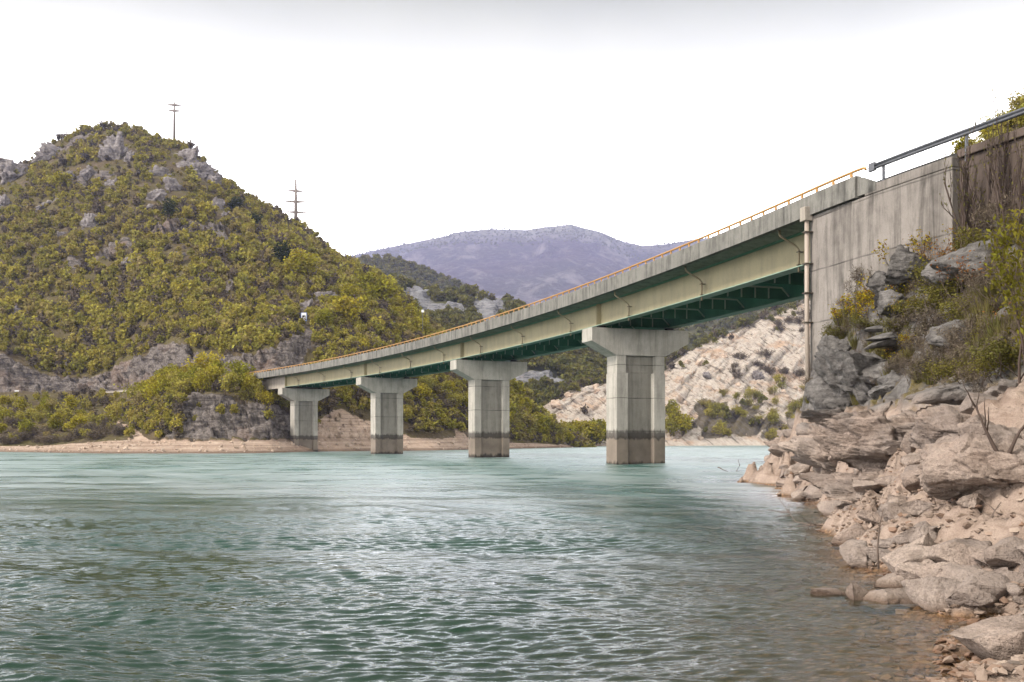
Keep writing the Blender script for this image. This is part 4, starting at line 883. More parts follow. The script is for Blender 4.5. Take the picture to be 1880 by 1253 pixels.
# named large rocks of the near bank: px, py, distance of centre, half size, rotation, seed, options, name, label
HERO = [
 ('rock_ledge', 'huge tan limestone ledge jutting out over the shore with a dark undercut', 1812, 852, 13.2, (1.0, 1.2, .60), (.06, .06, .3), 11, dict(sub=6, cuts=9, off=(.62, .92), blk=.05, strata=.02, rough=.05)),
 ('boulder', 'large rough tan boulder at the lower right corner of the shore', 1842, 1168, 7.6, (.40, .36, .24), (.1, -.12, .4), 12, dict(sub=5, cuts=13, rough=.05)),
 ('boulder', 'wedge-shaped boulder at the water edge beside the upright stick', 1688, 1040, 11.7, (.42, .40, .26), (0, .15, .5), 13, dict(sub=5, cuts=12, rough=.05)),
 ('boulder', 'broad blocky boulder behind the wedge-shaped one, below the ledge', 1800, 1030, 11.2, (.52, .40, .24), (0, -.05, .2), 14, dict(sub=5, cuts=13, rough=.05)),
 ('boulder', 'angular boulder dipping into the water beyond the shoal stones', 1735, 1098, 9.9, (.42, .34, .20), (0, .2, -.2), 15, dict(sub=5, cuts=12, rough=.05)),
 ('boulder', 'dark-sided boulder resting against the angular one at the waterline', 1800, 1082, 9.8, (.32, .28, .18), (0, -.1, .7), 16, dict(sub=4, cuts=12, rough=.05)),
 ('shoal_rock', 'flat rock of the shoal that pokes out of the water farthest from shore', 1536, 1095, 10.8, (.28, .2, .085), (0, .05, .1), 17, dict(sub=4, cuts=10)),
 ('shoal_rock', 'upright reddish rock in the middle of the small shoal', 1580, 1098, 10.5, (.2, .18, .15), (.2, .1, .6), 18, dict(sub=4, cuts=11)),
 ('shoal_rock', 'largest grey-tan rock of the small shoal in the water', 1625, 1100, 10.4, (.3, .24, .15), (0, -.15, .3), 19, dict(sub=5, cuts=12)),
 ('shoal_rock', 'low wet rock linking the shoal to the bank', 1680, 1112, 10.2, (.24, .2, .1), (0, .1, .2), 20, dict(sub=4, cuts=11)),
 ('rock_slab', 'long flat tan slab lying at the top of the ledges near the dead sapling', 1830, 775, 17.0, (1.35, 1.1, .22), (.0, -.06, .2), 21, dict(sub=5, cuts=12, strata=.05, blk=.04)),
 ('rock_ledge', 'square tan ledge block above the overhanging ledge', 1755, 792, 16.2, (.85, .9, .42), (.06, .1, .5), 22, dict(sub=5, cuts=12, strata=.05, blk=.05)),
 ('rock_ledge', 'stepped tan outcrop left of the overhanging ledge', 1635, 828, 21.0, (1.35, 1.3, .62), (.05, .2, .4), 23, dict(sub=6, cuts=12, strata=.05, blk=.08)),
 ('rock_ledge', 'pale broken outcrop halfway along the shore', 1565, 852, 27.5, (1.7, 1.6, .62), (.05, .25, .4), 24, dict(sub=6, cuts=12, strata=.05, blk=.10)),
 ('rock_ledge', 'low tan rock shelf sloping to the water below the stepped outcrop', 1600, 905, 20.5, (1.2, 1.2, .42), (.05, .2, .2), 25, dict(sub=6, cuts=12, strata=.04, blk=.1)),
 ('rock_ledge', 'dark pointed rock at the tip of the promontory', 1440, 850, 48.0, (.75, 1.1, .8), (.05, .15, .2), 26, dict(sub=5, cuts=12, strata=.05, blk=.10)),
 ('rock_ledge', 'tan shelving rock behind the tip of the promontory', 1494, 830, 42.0, (1.4, 1.8, .85), (.05, .3, .3), 27, dict(sub=6, cuts=12, strata=.05, blk=.12)),
 ('rock_ledge', 'layered tan rock below the grey cliff', 1532, 802, 37.5, (1.5, 1.6, .95), (.05, .3, .3), 28, dict(sub=6, cuts=12, strata=.06, blk=.12)),
 ('rock_ledge', 'rounded tan rock at the foot of the dark hollow', 1600, 785, 29.0, (1.15, 1.2, .5), (.05, .1, .3), 29, dict(sub=5, cuts=12, strata=.03, blk=.06)),
 ('rock_ledge', 'tan rock face between the rounded rock and the flat slab', 1690, 800, 20.5, (1.0, 1.2, .5), (.05, .1, .3), 30, dict(sub=5, cuts=12, strata=.04, blk=.08)),
 # grey cliff
 ('cliff_rock', 'massive grey cliff rock with the pale rounded face above the dark hollow', 1590, 706, 34.6, (1.9, 1.6, 1.2), (.05, .35, .3), 41, dict(sub=6, cuts=13, strata=.05, blk=.07)),
 ('cliff_rock', 'pale grey rounded rock at the left edge of the cliff below the down pipe', 1530, 722, 35.6, (.95, 1.0, .8), (.3, -.5, .3), 42, dict(sub=5, cuts=12, strata=.03, blk=.04)),
 ('cliff_rock', 'dark broken rock at the foot of the down pipe', 1527, 652, 36.6, (.82, .8, .72), (.1, .2, .2), 43, dict(sub=5, cuts=13, blk=.08)),
 ('cliff_rock', 'dark undercut rock under the grey cliff', 1550, 768, 35.2, (1.6, 1.1, .5), (.0, .1, .1), 44, dict(sub=5, cuts=13, strata=.08, blk=.12)),
 ('cliff_rock', 'blocky grey rock on the right of the massive cliff rock', 1675, 722, 30.3, (1.35, 1.2, .85), (.05, .2, .4), 45, dict(sub=6, cuts=13, strata=.04, blk=.07)),
 ('cliff_rock', 'grey overhanging slab with a straight shadow line beneath', 1640, 690, 32.6, (1.0, 1.0, .46), (.0, .0, .2), 46, dict(sub=5, cuts=12, strata=.03, blk=.05)),
 ('rock_slab', 'pale flat slab, uppermost of the thin slabs stacked on the cliff', 1606, 605, 34.4, (.46, .5, .13), (.05, -.06, .2), 47, dict(sub=4, cuts=11, strata=.04)),
 ('rock_slab', 'grey slab in the middle of the thin slabs stacked on the cliff', 1622, 619, 34.1, (.55, .6, .13), (.0, -.16, .1), 48, dict(sub=4, cuts=11, strata=.04)),
 ('rock_slab', 'dark slab lowest of the thin slabs stacked on the cliff', 1618, 633, 33.9, (.6, .6, .15), (.0, -.2, .3), 49, dict(sub=4, cuts=11, strata=.04)),
 ('cliff_rock', 'pale grey crag leaning on the concrete wall above the yellow shrubs', 1662, 492, 37.0, (.85, .7, .8), (.1, .2, .4), 50, dict(sub=5, cuts=13, strata=.04, blk=.05)),
 ('cliff_rock', 'grey crag just below the pale one against the concrete wall', 1622, 528, 37.6, (.75, .6, .62), (.1, .2, .2), 51, dict(sub=5, cuts=13, strata=.04, blk=.05)),
 ('cliff_rock', 'low grey rock among yellow shrubs beneath the crags', 1645, 560, 36.0, (.85, .6, .45), (.1, .1, .5), 52, dict(sub=5, cuts=13, strata=.04, blk=.05)),
 ('cliff_rock', 'large smooth grey rock behind the bare red-tipped shrub', 1790, 470, 31.6, (1.25, .9, .85), (.1, -.2, .2), 53, dict(sub=5, cuts=12, strata=.03, blk=.03)),
 ('cliff_rock', 'second smooth grey rock beside the retaining wall, partly behind shrubs', 1745, 510, 33.0, (.9, .8, .6), (.1, .1, .1), 54, dict(sub=5, cuts=12, strata=.03, blk=.04)),
 ('cliff_rock', 'brown-grey rock sticking out of the brush in the middle of the slope', 1762, 612, 25.5, (.8, .7, .4), (.1, -.2, .3), 55, dict(sub=5, cuts=12, blk=.05)),
 ('cliff_rock', 'long grey rock rib running under the brush on the right', 1790, 715, 19.5, (1.3, .9, .36), (.0, -.15, .2), 56, dict(sub=5, cuts=12, strata=.05, blk=.05)),
 ('cliff_rock', 'small pale rock at the right edge of the slope', 1862, 600, 24.0, (.4, .4, .5), (.0, .1, .2), 57, dict(sub=4, cuts=12, blk=.04)),
]
for nm, lab, px, py, d, size, rot, seed, opt in HERO:
    place(rock_mesh(nm, seed, size, **opt), nm, lab, at(px, py, d), rot)
# shared boulders
PROTO = [rock_mesh('boulder', 300 + k, (1, rng.uniform(.65, .95), rng.uniform(.45, .75)), 4, 12, rough=.05, blk=.03 if k % 2 else 0, strata=.03 if k % 3 == 0 else 0) for k in range(12)]
rg = np.random.default_rng(99); nb = 0
for k in range(900):
    if nb >= 150: break
    y = 6.4 + 44 * rg.random() ** 2.0; x0 = np.interp(y, [p[1] for p in shore[::-1]], [p[0] for p in shore[::-1]])
    x = x0 + rg.exponential(.9) * (1 + y * .05) - .25; h = float(bank_surface([[x, y]])[0])
    pxx = 940 + F * x / y
    if h < -.12 or h > 2.5 or pxx > 1920 or (y < 8.6 and x < x0 + .35): continue
    s = .07 + .20 * rg.random() ** 1.7 * (1 + y * .035) + .004 * y
    nb += 1
    zone = 'near the lower right boulder' if y < 9 else 'between the shoal and the overhanging ledge' if y < 15 else 'along the middle of the shore' if y < 28 else 'near the tip of the promontory'
    size = 'fist-sized' if s < .09 else 'small' if s < .16 else 'medium' if s < .26 else 'large'
    place(PROTO[k % 12], 'boulder', f'{size} loose tan stone on the shore {zone}', (x, y, h + s * .18), (rg.uniform(-.3, .3), rg.uniform(-.3, .3), rg.uniform(0, 6.28)), s, 'rock', f'{size} stones {zone}')
# pebbles and gravel: nobody could count them
pv_, pf_ = [], []; V0, F0 = ICO[3]; V0 = bpy.data.meshes and V0
bm = bmesh.new(); bmesh.ops.create_icosphere(bm, subdivisions=1, radius=1); V1 = np.array([v.co[:] for v in bm.verts]); F1 = np.array([[v.index for v in f.verts] for f in bm.faces]); bm.free()
n_p = 6500; yy = 6.2 + 26 * rg.random(n_p) ** 2.2; x0 = np.interp(yy, [p[1] for p in shore[::-1]], [p[0] for p in shore[::-1]])
xx = x0 + rg.normal(size=n_p) * (.25 + yy * .015) + rg.exponential(.5, n_p) * (.6 + yy * .03) - .25
hh = bank_surface(np.c_[xx, yy]); ok = (hh > -.25) & (hh < 1.8); xx, yy, hh = xx[ok], yy[ok], hh[ok]; n_p = len(xx)
s_ = .012 + .035 * rg.random(n_p) ** 2.5 + .0006 * yy
Vp = V1[None] * (1 + .35 * rg.normal(size=(n_p, len(V1), 1))) * s_[:, None, None] * np.stack([1 + rg.random(n_p) * .5, 1 + 0 * s_, .5 + .3 * rg.random(n_p)], -1)[:, None, :]
a_ = rg.random(n_p) * 6.28; ca, sa = np.cos(a_)[:, None], np.sin(a_)[:, None]
Vp = np.stack([Vp[..., 0] * ca - Vp[..., 1] * sa, Vp[..., 0] * sa + Vp[..., 1] * ca, Vp[..., 2]], -1) + np.stack([xx, yy, hh + s_ * .25], -1)[:, None, :]
me = mesh_np('gravel', Vp.reshape(-1, 3), (F1[None] + (np.arange(n_p) * len(V1))[:, None, None]).reshape(-1, 3), False)
def mat_peb():
    t = NT('pebbles'); p = t.pos(); ri = t.n('ShaderNodeNewGeometry').outputs['Random Per Island']
    c = t.ramp(ri, [(0, srgb(170, 152, 139)), (.35, srgb(124, 105, 92)), (.6, srgb(172, 154, 140)), (.8, srgb(140, 112, 94)), (1, srgb(110, 100, 93))])
    z = t.sepz(p)[2]; mr = t.n('ShaderNodeMapRange'); t.put(mr.inputs[0], z); mr.inputs[1].default_value = .01; mr.inputs[2].default_value = .07; mr.inputs[3].default_value = 1; mr.inputs[4].default_value = 0
    c = t.mix(t.math('MULTIPLY', mr.outputs[0], .6), c, srgb(110, 74, 48)); t.principled(c, .85, t.bump(t.noise(p, 60, 3), .4, .01), .25); return t.m
tag(link('gravel', me, mat_peb()), 'small loose pebbles strewn along the water edge', None, None, 'stuff')
# crags on the hills
CR = [rock_mesh('rock_outcrop', 500 + k, (1, .8, rng.uniform(.8, 1.15)), 5, 12, blk=.12, strata=.05, rough=.07, tilt=(.9, .3)) for k in range(6)]
CRQ = [m_.copy() for m_ in CR[:3]]
for m_ in CR: m_.materials.append(M['rock_far'])
for m_ in CRQ: m_.materials.append(M['quarryrock'])
CRAGS = [(208, 283, 22, 34, 'tall grey crag below the hilltop'), (234, 293, 10, 20, 'narrow grey crag right beside the tall one under the hilltop'), (340, 290, 26, 20, 'broad pale crag at the upper right shoulder under the slim pylon'), (362, 312, 26, 18, 'sloping crag just right of the broad pale one'), (385, 330, 22, 14, 'low end of the sloping crag line on the right skyline'),
         (295, 318, 20, 22, 'pale crag in the middle of the upper slope'), (318, 345, 18, 16, 'crag below and right of the pale middle one'), (292, 362, 20, 16, 'grey crag with a flat top above the middle slope'), (277, 377, 12, 8, 'small crag at the foot of the flat-topped one'), (119, 325, 22, 16, 'wide grey crag on the left of the upper slope'),
         (100, 282, 24, 18, 'weathered crag under the left skyline'), (160, 322, 18, 18, 'crag half hidden in shrubs right of the wide grey one'), (156, 412, 18, 18, 'pale squarish crag standing alone in shrubs'), (78, 378, 20, 12, 'low crag on the left slope above the lone squarish one'), (18, 320, 30, 24, 'dark crag at the left edge below the skyline'), (20, 305, 26, 14, 'dark crag on the left skyline'), (6, 372, 16, 16, 'grey crag at the left edge of the photo'),
         (200, 338, 14, 14, 'small crag under the tall grey one'), (395, 378, 14, 14, 'small pale crag on the right of the middle slope'), (414, 396, 18, 12, 'layered crag right of the small pale one'), (108, 430, 10, 8, 'small rock below the squarish crag'), (196, 382, 9, 7, 'little pale rock above the squarish crag'), (24, 572, 10, 16, 'pale upright rock in the trees at the left edge'), (75, 452, 9, 9, 'small grey rock in shrubs far down the left slope'),
         (240, 480, 18, 12, 'broken crag low on the middle slope'), (330, 470, 16, 10, 'scree-like crag in the lower shrubs'), (560, 560, 22, 12, 'layered dark rock band above the white panel'), (600, 545, 16, 12, 'dark slanting rock right of the layered band')]
for k, (px, py, rw, rh, lab) in enumerate(CRAGS):
    p = HILL.hit(px, py, 5.5); sc_ = p.y / F
    place(CR[k % 6], 'rock_outcrop', lab, p + Vector((0, 1.0, -.15 * rh * sc_)), (.15, .25, k * 1.3), (rw * sc_ * 1.35, rw * sc_ * 1.1, rh * sc_ * 1.4), 'crag', None, M['rock_far'])
for k, (px, py, rw, lab) in enumerate([(1022, 745, 14, 'pale boulder at the left end of the quarry rubble'), (1048, 728, 12, 'orange-stained boulder on top of the quarry rubble'), (1092, 712, 12, 'pale boulder by the pier on the quarry rubble'), (1245, 700, 13, 'pale block on the quarry slope right of the nearest pier'), (1285, 668, 11, 'pale block in the middle of the quarry slope'), (1330, 655, 10, 'small pale block under the quarry track'), (1300, 690, 10, 'dark block low on the quarry slope'), (1395, 690, 16, 'dark rounded rock among bushes on the quarry slope')]):
    p = QUARRY.hit(px, py, 1.8); sc_ = p.y / F
    place(CRQ[k % 3] if 'dark' not in lab else CR[k % 6], 'quarry_boulder', lab, p, (.2, .2, k), (rw * sc_, rw * sc_, rw * sc_ * .8), 'boulder', None, M['quarryrock'] if 'dark' not in lab else M['rock_far'])

# ================================================================== VEGETATION
def skeleton(seed, H, stems=1, lean=.15, levels=2, kids=5, ang=.7, base=.35, wob=.12, spread=.1, taper=.6, rad=.03):
    rg = np.random.default_rng(seed); lines = []; tips = []
    def grow(p, d, length, r, lev):
        n = 5; pts = [p.copy()]; q = p.copy(); dd = d / np.linalg.norm(d)
        for i in range(n):
            dd = dd + rg.normal(size=3) * wob + np.array([0, 0, .06]); dd /= np.linalg.norm(dd)
            q = q + dd * length / n; pts.append(q.copy())
        lines.append((pts, [max(r * (1 - .75 * i / n), .0015) for i in range(n + 1)], lev))
        if lev >= levels:
            for i in (2, 3, 4, 5): tips.append((pts[i], dd.copy()))
            return
        tips.append((pts[-1], dd.copy()))
        for c in range(kids):
            f = base + (1 - base) * (c + rg.random()) / kids; i = min(int(f * n), n - 1); fr = f * n - i
            b = pts[i] * (1 - fr) + pts[i + 1] * fr
            az = rg.random() * 6.28; u = np.array([math.cos(az), math.sin(az), 0.15 + .5 * rg.random()])
            nd = dd * math.cos(ang) + u * math.sin(ang)
            grow(b, nd, length * taper * (1.15 - .5 * f) * rg.uniform(.75, 1.2), r * .5, lev + 1)
    for s_ in range(stems):
        az = rg.random() * 6.28; d = np.array([math.cos(az) * lean * rg.uniform(.5, 1.5), math.sin(az) * lean * rg.uniform(.5, 1.5), 1.0])
        grow(np.array([rg.normal() * spread, rg.normal() * spread, -.15]), d, H * rg.uniform(.75, 1.05) * (.72 if levels > 1 else 1), rad, 1 if levels > 0 else 0)
    return lines, tips
def wood_mesh(name, lines, sides=5, maxlev=9):
    m = MB()
    for pts, r, lev in lines:
        if lev <= maxlev: m.tube([Vector(p) for p in pts], r, sides if lev < 2 else 3)
    return m.mesh(name, True, False)
def leaves_mesh(name, cen, size, rg, elong=1.0, up=.3, nrm=None):
    n = len(cen); N = rg.normal(size=(n, 3)); N[:, 2] += up
    if nrm is not None: N += nrm * 1.2
    N /= np.linalg.norm(N, axis=1)[:, None]
    A = np.cross(N, rg.normal(size=(n, 3))); A /= np.linalg.norm(A, axis=1)[:, None]; B = np.cross(N, A)
    sz = (size * rg.uniform(.6, 1.3, n))[:, None]
    A = A * sz * elong; B = B * sz
    bend = N * sz * .25
    V = np.stack([cen - A, cen - B * .8 + bend * .6, cen + A, cen + B * .8 + bend * .6], 1)
    return mesh_np(name, V.reshape(-1, 3), np.arange(n * 4).reshape(-1, 4))
def tip_leaves(tips, per, sig, rg):
    c = np.array([t_[0] for t_ in tips]); d = np.array([t_[1] for t_ in tips])
    c = np.repeat(c, per, 0) + rg.normal(size=(len(c) * per, 3)) * sig + np.repeat(d, per, 0) * rg.uniform(-.5, .8, (len(c) * per, 1)) * sig
    return c
def lobes(seed, Rr, H, nl, nleaf):
    rg = np.random.default_rng(seed)
    u = rg.normal(size=(nl, 3)); u /= np.linalg.norm(u, axis=1)[:, None]
    c = u * np.array([Rr * .62, Rr * .62, H * .30]) * rg.uniform(.35, 1, (nl, 1)) + np.array([0, 0, H * .55]); lr = Rr * rg.uniform(.22, .5, nl)
    k = rg.integers(0, nl, nleaf); v = rg.normal(size=(nleaf, 3)); v /= np.linalg.norm(v, axis=1)[:, None]
    p = c[k] + v * (lr[k] * rg.uniform(.55, 1.08, nleaf))[:, None] * np.array([1, 1, .8])
    return p, v
# ---- prototypes of the trees on the far bank (height about 1 m, scaled when placed)
def far_tree(seed, kind):
    rg = np.random.default_rng(seed)
    if kind == 'leafy':
        lines, tips = skeleton(seed, 1, stems=2, lean=.25, levels=2, kids=6, ang=.8, rad=.022, spread=.05, taper=.55)
        p, v = lobes(seed, .50, 1.0, 16, 800)
        c = np.concatenate([p, tip_leaves(tips, 4, .05, rg)]); return wood_mesh('trunk', lines, 5), leaves_mesh('crown', c, .034, rg, 1.2, .35)
    if kind == 'loose':
        lines, tips = skeleton(seed, 1, stems=4, lean=.3, levels=2, kids=6, ang=.6, rad=.016, spread=.08, taper=.55)
        return wood_mesh('trunk', lines, 4), leaves_mesh('crown', tip_leaves(tips, 6, .06, rg), .030, rg, 1.2, .3)
    lines, tips = skeleton(seed, 1, stems=9, lean=.5, levels=2, kids=6, ang=.55, rad=.010, spread=.16, taper=.5)
    return wood_mesh('trunk', lines, 3), leaves_mesh('crown', tip_leaves(tips, 6, .05, rg), .016, rg, 3.0, .1)
FT = {'leafy': [far_tree(700 + k, 'leafy') for k in range(4)], 'loose': [far_tree(720 + k, 'loose') for k in range(4)], 'bare': [far_tree(740 + k, 'bare') for k in range(3)]}
FD = [(a.copy(), b.copy()) for a, b in FT['leafy'][:2]]
FTM = {'leafy': M['leaf_bank'], 'loose': M['leaf_hill'], 'bare': M['leaf_brown']}
for k, l_ in FT.items():
    for a, b in l_: a.materials.append(M['bark']); b.materials.append(FTM[k])
for a, b in FD: a.materials.append(M['barkdark']); b.materials.append(M['leaf_dark'])
rg = np.random.default_rng(41); LOWC = []
for k in range(5):
    p, v = lobes(800 + k, .55, .95, 12, 190); me = leaves_mesh('crown', p, .085, np.random.default_rng(k), 1.1, .4)
    me.materials.append(M['leaf_hill'] if k < 3 else (M['leaf_hill'] if k == 3 else M['leaf_brown'])); LOWC.append(me)
LOWF = []
for k in range(2):
    p, v = lobes(820 + k, .55, .95, 10, 120); me = leaves_mesh('crown', p, .1, np.random.default_rng(k + 30), 1.1, .4); me.materials.append(M['leaf_far']); LOWF.append(me)
ADJ = {'leafy': 'dense yellow-green tree', 'loose': 'loose olive tree with thin stems', 'bare': 'grey-brown leafless shrub', 'dark': 'dark green bush'}
def far_plant(kind, pos, h, wide, where, rg):
    a, b = (FD if kind == 'dark' else FT[kind])[rg.integers(0, len(FD if kind == 'dark' else FT[kind]))]
    big = 'tall' if h > 6.3 else 'mid-sized' if h > 4.2 else 'small'
    r = thing('tree' if kind != 'bare' else 'shrub', f'{big} {ADJ[kind]} {where}', 'tree' if kind != 'bare' else 'shrub', pos, f'{ADJ[kind]}s {where}')
    r.scale = (h * wide, h * wide, h); r.rotation_euler = (0, 0, rg.random() * 6.28)
    for nm, me in (('trunk', a), ('crown', b)):
        o = link(nm, me); o.parent = r
    return r
def wt_(cond): return np.where(cond, 1.0, 0.0)
noisy = fbm(HILL.V / 9, 3, 301)
HPX, HPY = HILL.PX, HILL.PY
nrk = np.clip(1 - HILL.rock * 1.2, 0, 1) * np.clip(1 - HILL.sand * 1.6, 0, 1)
ZONES = [  # count, weight, kinds, height range, where
 (58, wt_((T > 2.45) & (T < 3.5) & (HPX < 215) & (HPX > -60)), [('loose', .45), ('leafy', .35), ('bare', .2)], (2.6, 4.8), 'on the low left bank'),
 (30, wt_((T > 2.02) & (T < 2.5) & (HPX < 218) & (HPX > -60)), [('bare', .9), ('loose', .1)], (2.2, 4.0), 'behind the left beach'),
 (10, wt_((T > 2.5) & (T < 3.6) & (HPX > 262) & (HPX < 300)), [('leafy', .5), ('loose', .5)], (3.5, 6.5), 'just right of the sandy path'),
 (46, wt_((T > 3.05) & (T < 3.95) & (HPX > 285) & (HPX < 470)), [('leafy', .5), ('loose', .45), ('bare', .05)], (3.6, 6.6), 'on the dark rock bank'),
 (14, wt_((T > 2.9) & (T < 4.0) & (HPX > 470) & (HPX < 545)), [('loose', .5), ('bare', .3), ('leafy', .2)], (2.5, 4.2), 'under the concrete end span'),
 (34, wt_((T > 2.9) & (T < 4.4) & (HPX > 590) & (HPX < 700)) * (HILL.sand < .6), [('loose', .5), ('bare', .3), ('leafy', .2)], (3.0, 5.6), 'between the two smaller piers'),
 (40, wt_((T > 2.7) & (T < 4.8) & (HPX > 735) & (HPX < 870)), [('loose', .5), ('leafy', .25), ('bare', .25)], (3.2, 6.0), 'left of the second nearest pier'),
 (36, wt_((T > 2.5) & (T < 7.5) & (HPX > 925) & (HPX < 1050)), [('leafy', .55), ('loose', .45)], (4.0, 6.6), 'right of the second nearest pier'),
 (32, wt_((T > 5.6) & (T < 7.0) & (HPX > 590) & (HPX < 860)) * (HPY > 540), [('leafy', .6), ('loose', .3), ('bare', .1)], (4.5, 7.2), 'on the spur above the railing'),
]
forest_rg = np.random.default_rng(51); nind = 0
for n, w, kinds, hr, where in ZONES:
    if w.sum() <= 0: continue
    pts = HILL.scatter(n, forest_rg, w)
    for p in pts:
        kd = forest_rg.choice([k for k, _ in kinds], p=[q for _, q in kinds]); h = forest_rg.uniform(*hr) * .86; h *= .8 if kd == 'bare' else 1
        far_plant(kd, Vector(p) - Vector((0, 0, .2)), h, forest_rg.uniform(.85, 1.25) if kd != 'bare' else forest_rg.uniform(1.0, 1.5), where, forest_rg); nind += 1
for px, py, h, kd, lab in [(640, 600, 8.2, 'leafy', 'rounded leafy tree right of the white panel on the ledge'), (520, 490, 8, 'dark', 'dark green conifer-like bush standing out on the middle slope'), (548, 512, 9, 'leafy', 'broad tree on the slope above the white panel'), (560, 515, 9, 'leafy', 'second broad tree above the dark slanting rock'), (700, 560, 10, 'leafy', 'tallest bushy tree on the edge of the spur'), (670, 548, 9, 'leafy', 'bushy tree left of the tall one on the spur edge'),
        (375, 705, 7.0, 'leafy', 'tallest bright tree above the dark rock bank'), (265, 745, 6.4, 'loose', 'slender tree standing right beside the sandy path'), (308, 402, 7, 'dark', 'dark bush near the flat-topped crag'), (433, 388, 7, 'dark', 'dark bush on the right of the layered crag'), (110, 350, 9, 'leafy', 'wide leafy tree below the wide grey crag'), (468, 415, 6, 'dark', 'dark bush on the right flank below the skyline')]:
    p = HILL.hit(px, py, 2.3); r = far_plant(kd, p - Vector((0, 0, .3)), h, 1.15, 'x', forest_rg); r['label'] = lab; r['group'] = 'landmark trees of the far hill'
nq = np.clip(1 - QUARRY.sand, 0, 1)
QZ = [(20, wt_((T2 > 1.05) & (T2 < 2.0) & (QUARRY.PX > 1030) & (QUARRY.PX < 1110)), 'leafy', (6.0, 9.5), 'below the quarry rubble'),
      (5, wt_((T2 > 2.0) & (T2 < 2.7) & (QUARRY.PX > 1222) & (QUARRY.PX < 1262)), 'leafy', (7, 10), 'right of the nearest pier'),
      (48, wt_((T2 > 1.5) & (T2 < 3.4) & (QUARRY.PX > 1290) & (QUARRY.PX < 1500)), 'loose', (3.5, 6.5), 'on the lower quarry slope'),
      (22, wt_((T2 > 3.2) & (T2 < 4.6) & (QUARRY.PX > 1340) & (QUARRY.PX < 1500)) * np.clip(q1 * 3 + .2, .02, 1), 'bare', (3.5, 6), 'on the upper quarry slope'),
      (12, wt_((T2 > 1.05) & (T2 < 1.9) & (QUARRY.PX > 1400) & (QUARRY.PX < 1500)), 'loose', (3.5, 6), 'at the quarry shore')]
for n, w, kd, hr, where in QZ:
    for p in QUARRY.scatter(n, forest_rg, w): far_plant(kd, Vector(p) - Vector((0, 0, .3)), forest_rg.uniform(*hr), forest_rg.uniform(1.0, 1.3), where, forest_rg)

# ---- far-off woods that read as one mass: one object each, crowns instanced on points
def woods(name, label, pts, scale, protos, seed):
    me = bpy.data.meshes.new(name); me.from_pydata([tuple(p) for p in pts], [], []); a = me.attributes.new('size', 'FLOAT', 'POINT'); a.data.foreach_set('value', np.asarray(scale, dtype=np.float32))
    o = tag(link(name, me), label, None, None, 'stuff')
    g = bpy.data.node_groups.new(name, 'GeometryNodeTree'); g.interface.new_socket('Geometry', in_out='INPUT', socket_type='NodeSocketGeometry'); g.interface.new_socket('Geometry', in_out='OUTPUT', socket_type='NodeSocketGeometry')
    N = g.nodes; gi = N.new('NodeGroupInput'); go = N.new('NodeGroupOutput'); J = N.new('GeometryNodeJoinGeometry'); I = N.new('GeometryNodeInstanceOnPoints')
    for pr in reversed(protos):
        q = N.new('GeometryNodeObjectInfo'); q.inputs['Object'].default_value = pr; q.inputs['As Instance'].default_value = True; g.links.new(q.outputs['Geometry'], J.inputs[0])
    g.links.new(gi.outputs[0], I.inputs['Points']); g.links.new(J.outputs[0], I.inputs['Instance']); I.inputs['Pick Instance'].default_value = True
    ri = N.new('FunctionNodeRandomValue'); ri.data_type = 'INT'; ri.inputs[4].default_value = 0; ri.inputs[5].default_value = len(protos) - 1; ri.inputs['Seed'].default_value = seed; g.links.new(ri.outputs[2], I.inputs['Instance Index'])
    rr = N.new('FunctionNodeRandomValue'); rr.data_type = 'FLOAT_VECTOR'; rr.inputs[0].default_value = (-.12, -.12, 0); rr.inputs[1].default_value = (.12, .12, 6.28); rr.inputs['Seed'].default_value = seed + 1; g.links.new(rr.outputs[0], I.inputs['Rotation'])
    na = N.new('GeometryNodeInputNamedAttribute'); na.data_type = 'FLOAT'; na.inputs[0].default_value = 'size'; g.links.new(na.outputs[0], I.inputs['Scale'])
    g.links.new(I.outputs[0], go.inputs[0]); md = o.modifiers.new('scatter', 'NODES'); md.node_group = g; return o
# the crowns the woods repeat: ordinary shrubs standing at the upper edge of the cut rock
def proto_shrub(mesh, px, py, lab, patch=None, d=0):
    p = (patch or HILL).hit(px, py, 6.1 if patch is None else 2); r = thing('shrub', lab, 'shrub', p - Vector((0, 0, .3))); r.scale = (5, 5, 5)
    o = link('crown', mesh); o.parent = r; return o
PRT = [proto_shrub(LOWC[0], 60, 640, 'bushy shrub at the left edge of the hill above the cut rock'), proto_shrub(LOWC[1], 130, 655, 'bushy shrub where the cut rock dips lowest'), proto_shrub(LOWC[2], 290, 640, 'bushy shrub above the highest part of the cut rock'), proto_shrub(LOWC[3], 240, 640, 'bushy shrub left of the highest part of the cut rock'), proto_shrub(LOWC[4], 345, 630, 'grey-brown shrub at the right end of the cut rock')]
PRF = [proto_shrub(LOWF[0], 770, 560, 'small far tree on the wooded hill beyond the spur', MIDF), proto_shrub(LOWF[1], 820, 575, 'small far tree beside the pale crag of the wooded hill', MIDF)]
PRE = [[c for c in C.objects if c.parent == r and c.name.startswith('crown')][0] for r in [r for r in C.objects if r.get('category') == 'tree'][:6]]
wgt_ = np.clip(1 - HILL.rock * 1.05, .0, 1) * np.clip((T - np.where(HPX < 575, 5.99, 5.93)) / .03, 0, 1) * np.clip((8.45 - T) / .3, 0, 1) * np.clip(.75 + noisy * 1.2, .1, 1) * wt_(HPX > -420)
wgt_ = wgt_ * np.where((T > 5.99) & (T < 6.3), 3.0, 1.0)
wgt_ += wt_((T > 4.0) & (T < 6.2) & (HPX > 585)) * (1 - HILL.rock * .8) * .55
clear = np.zeros(len(HPX), bool)
for px, py, rw, rh, _ in CRAGS: clear |= (np.abs(HPX - px) < rw * 1.15) & (HPY > py - rh * .8) & (HPY < py + rh * 1.5)
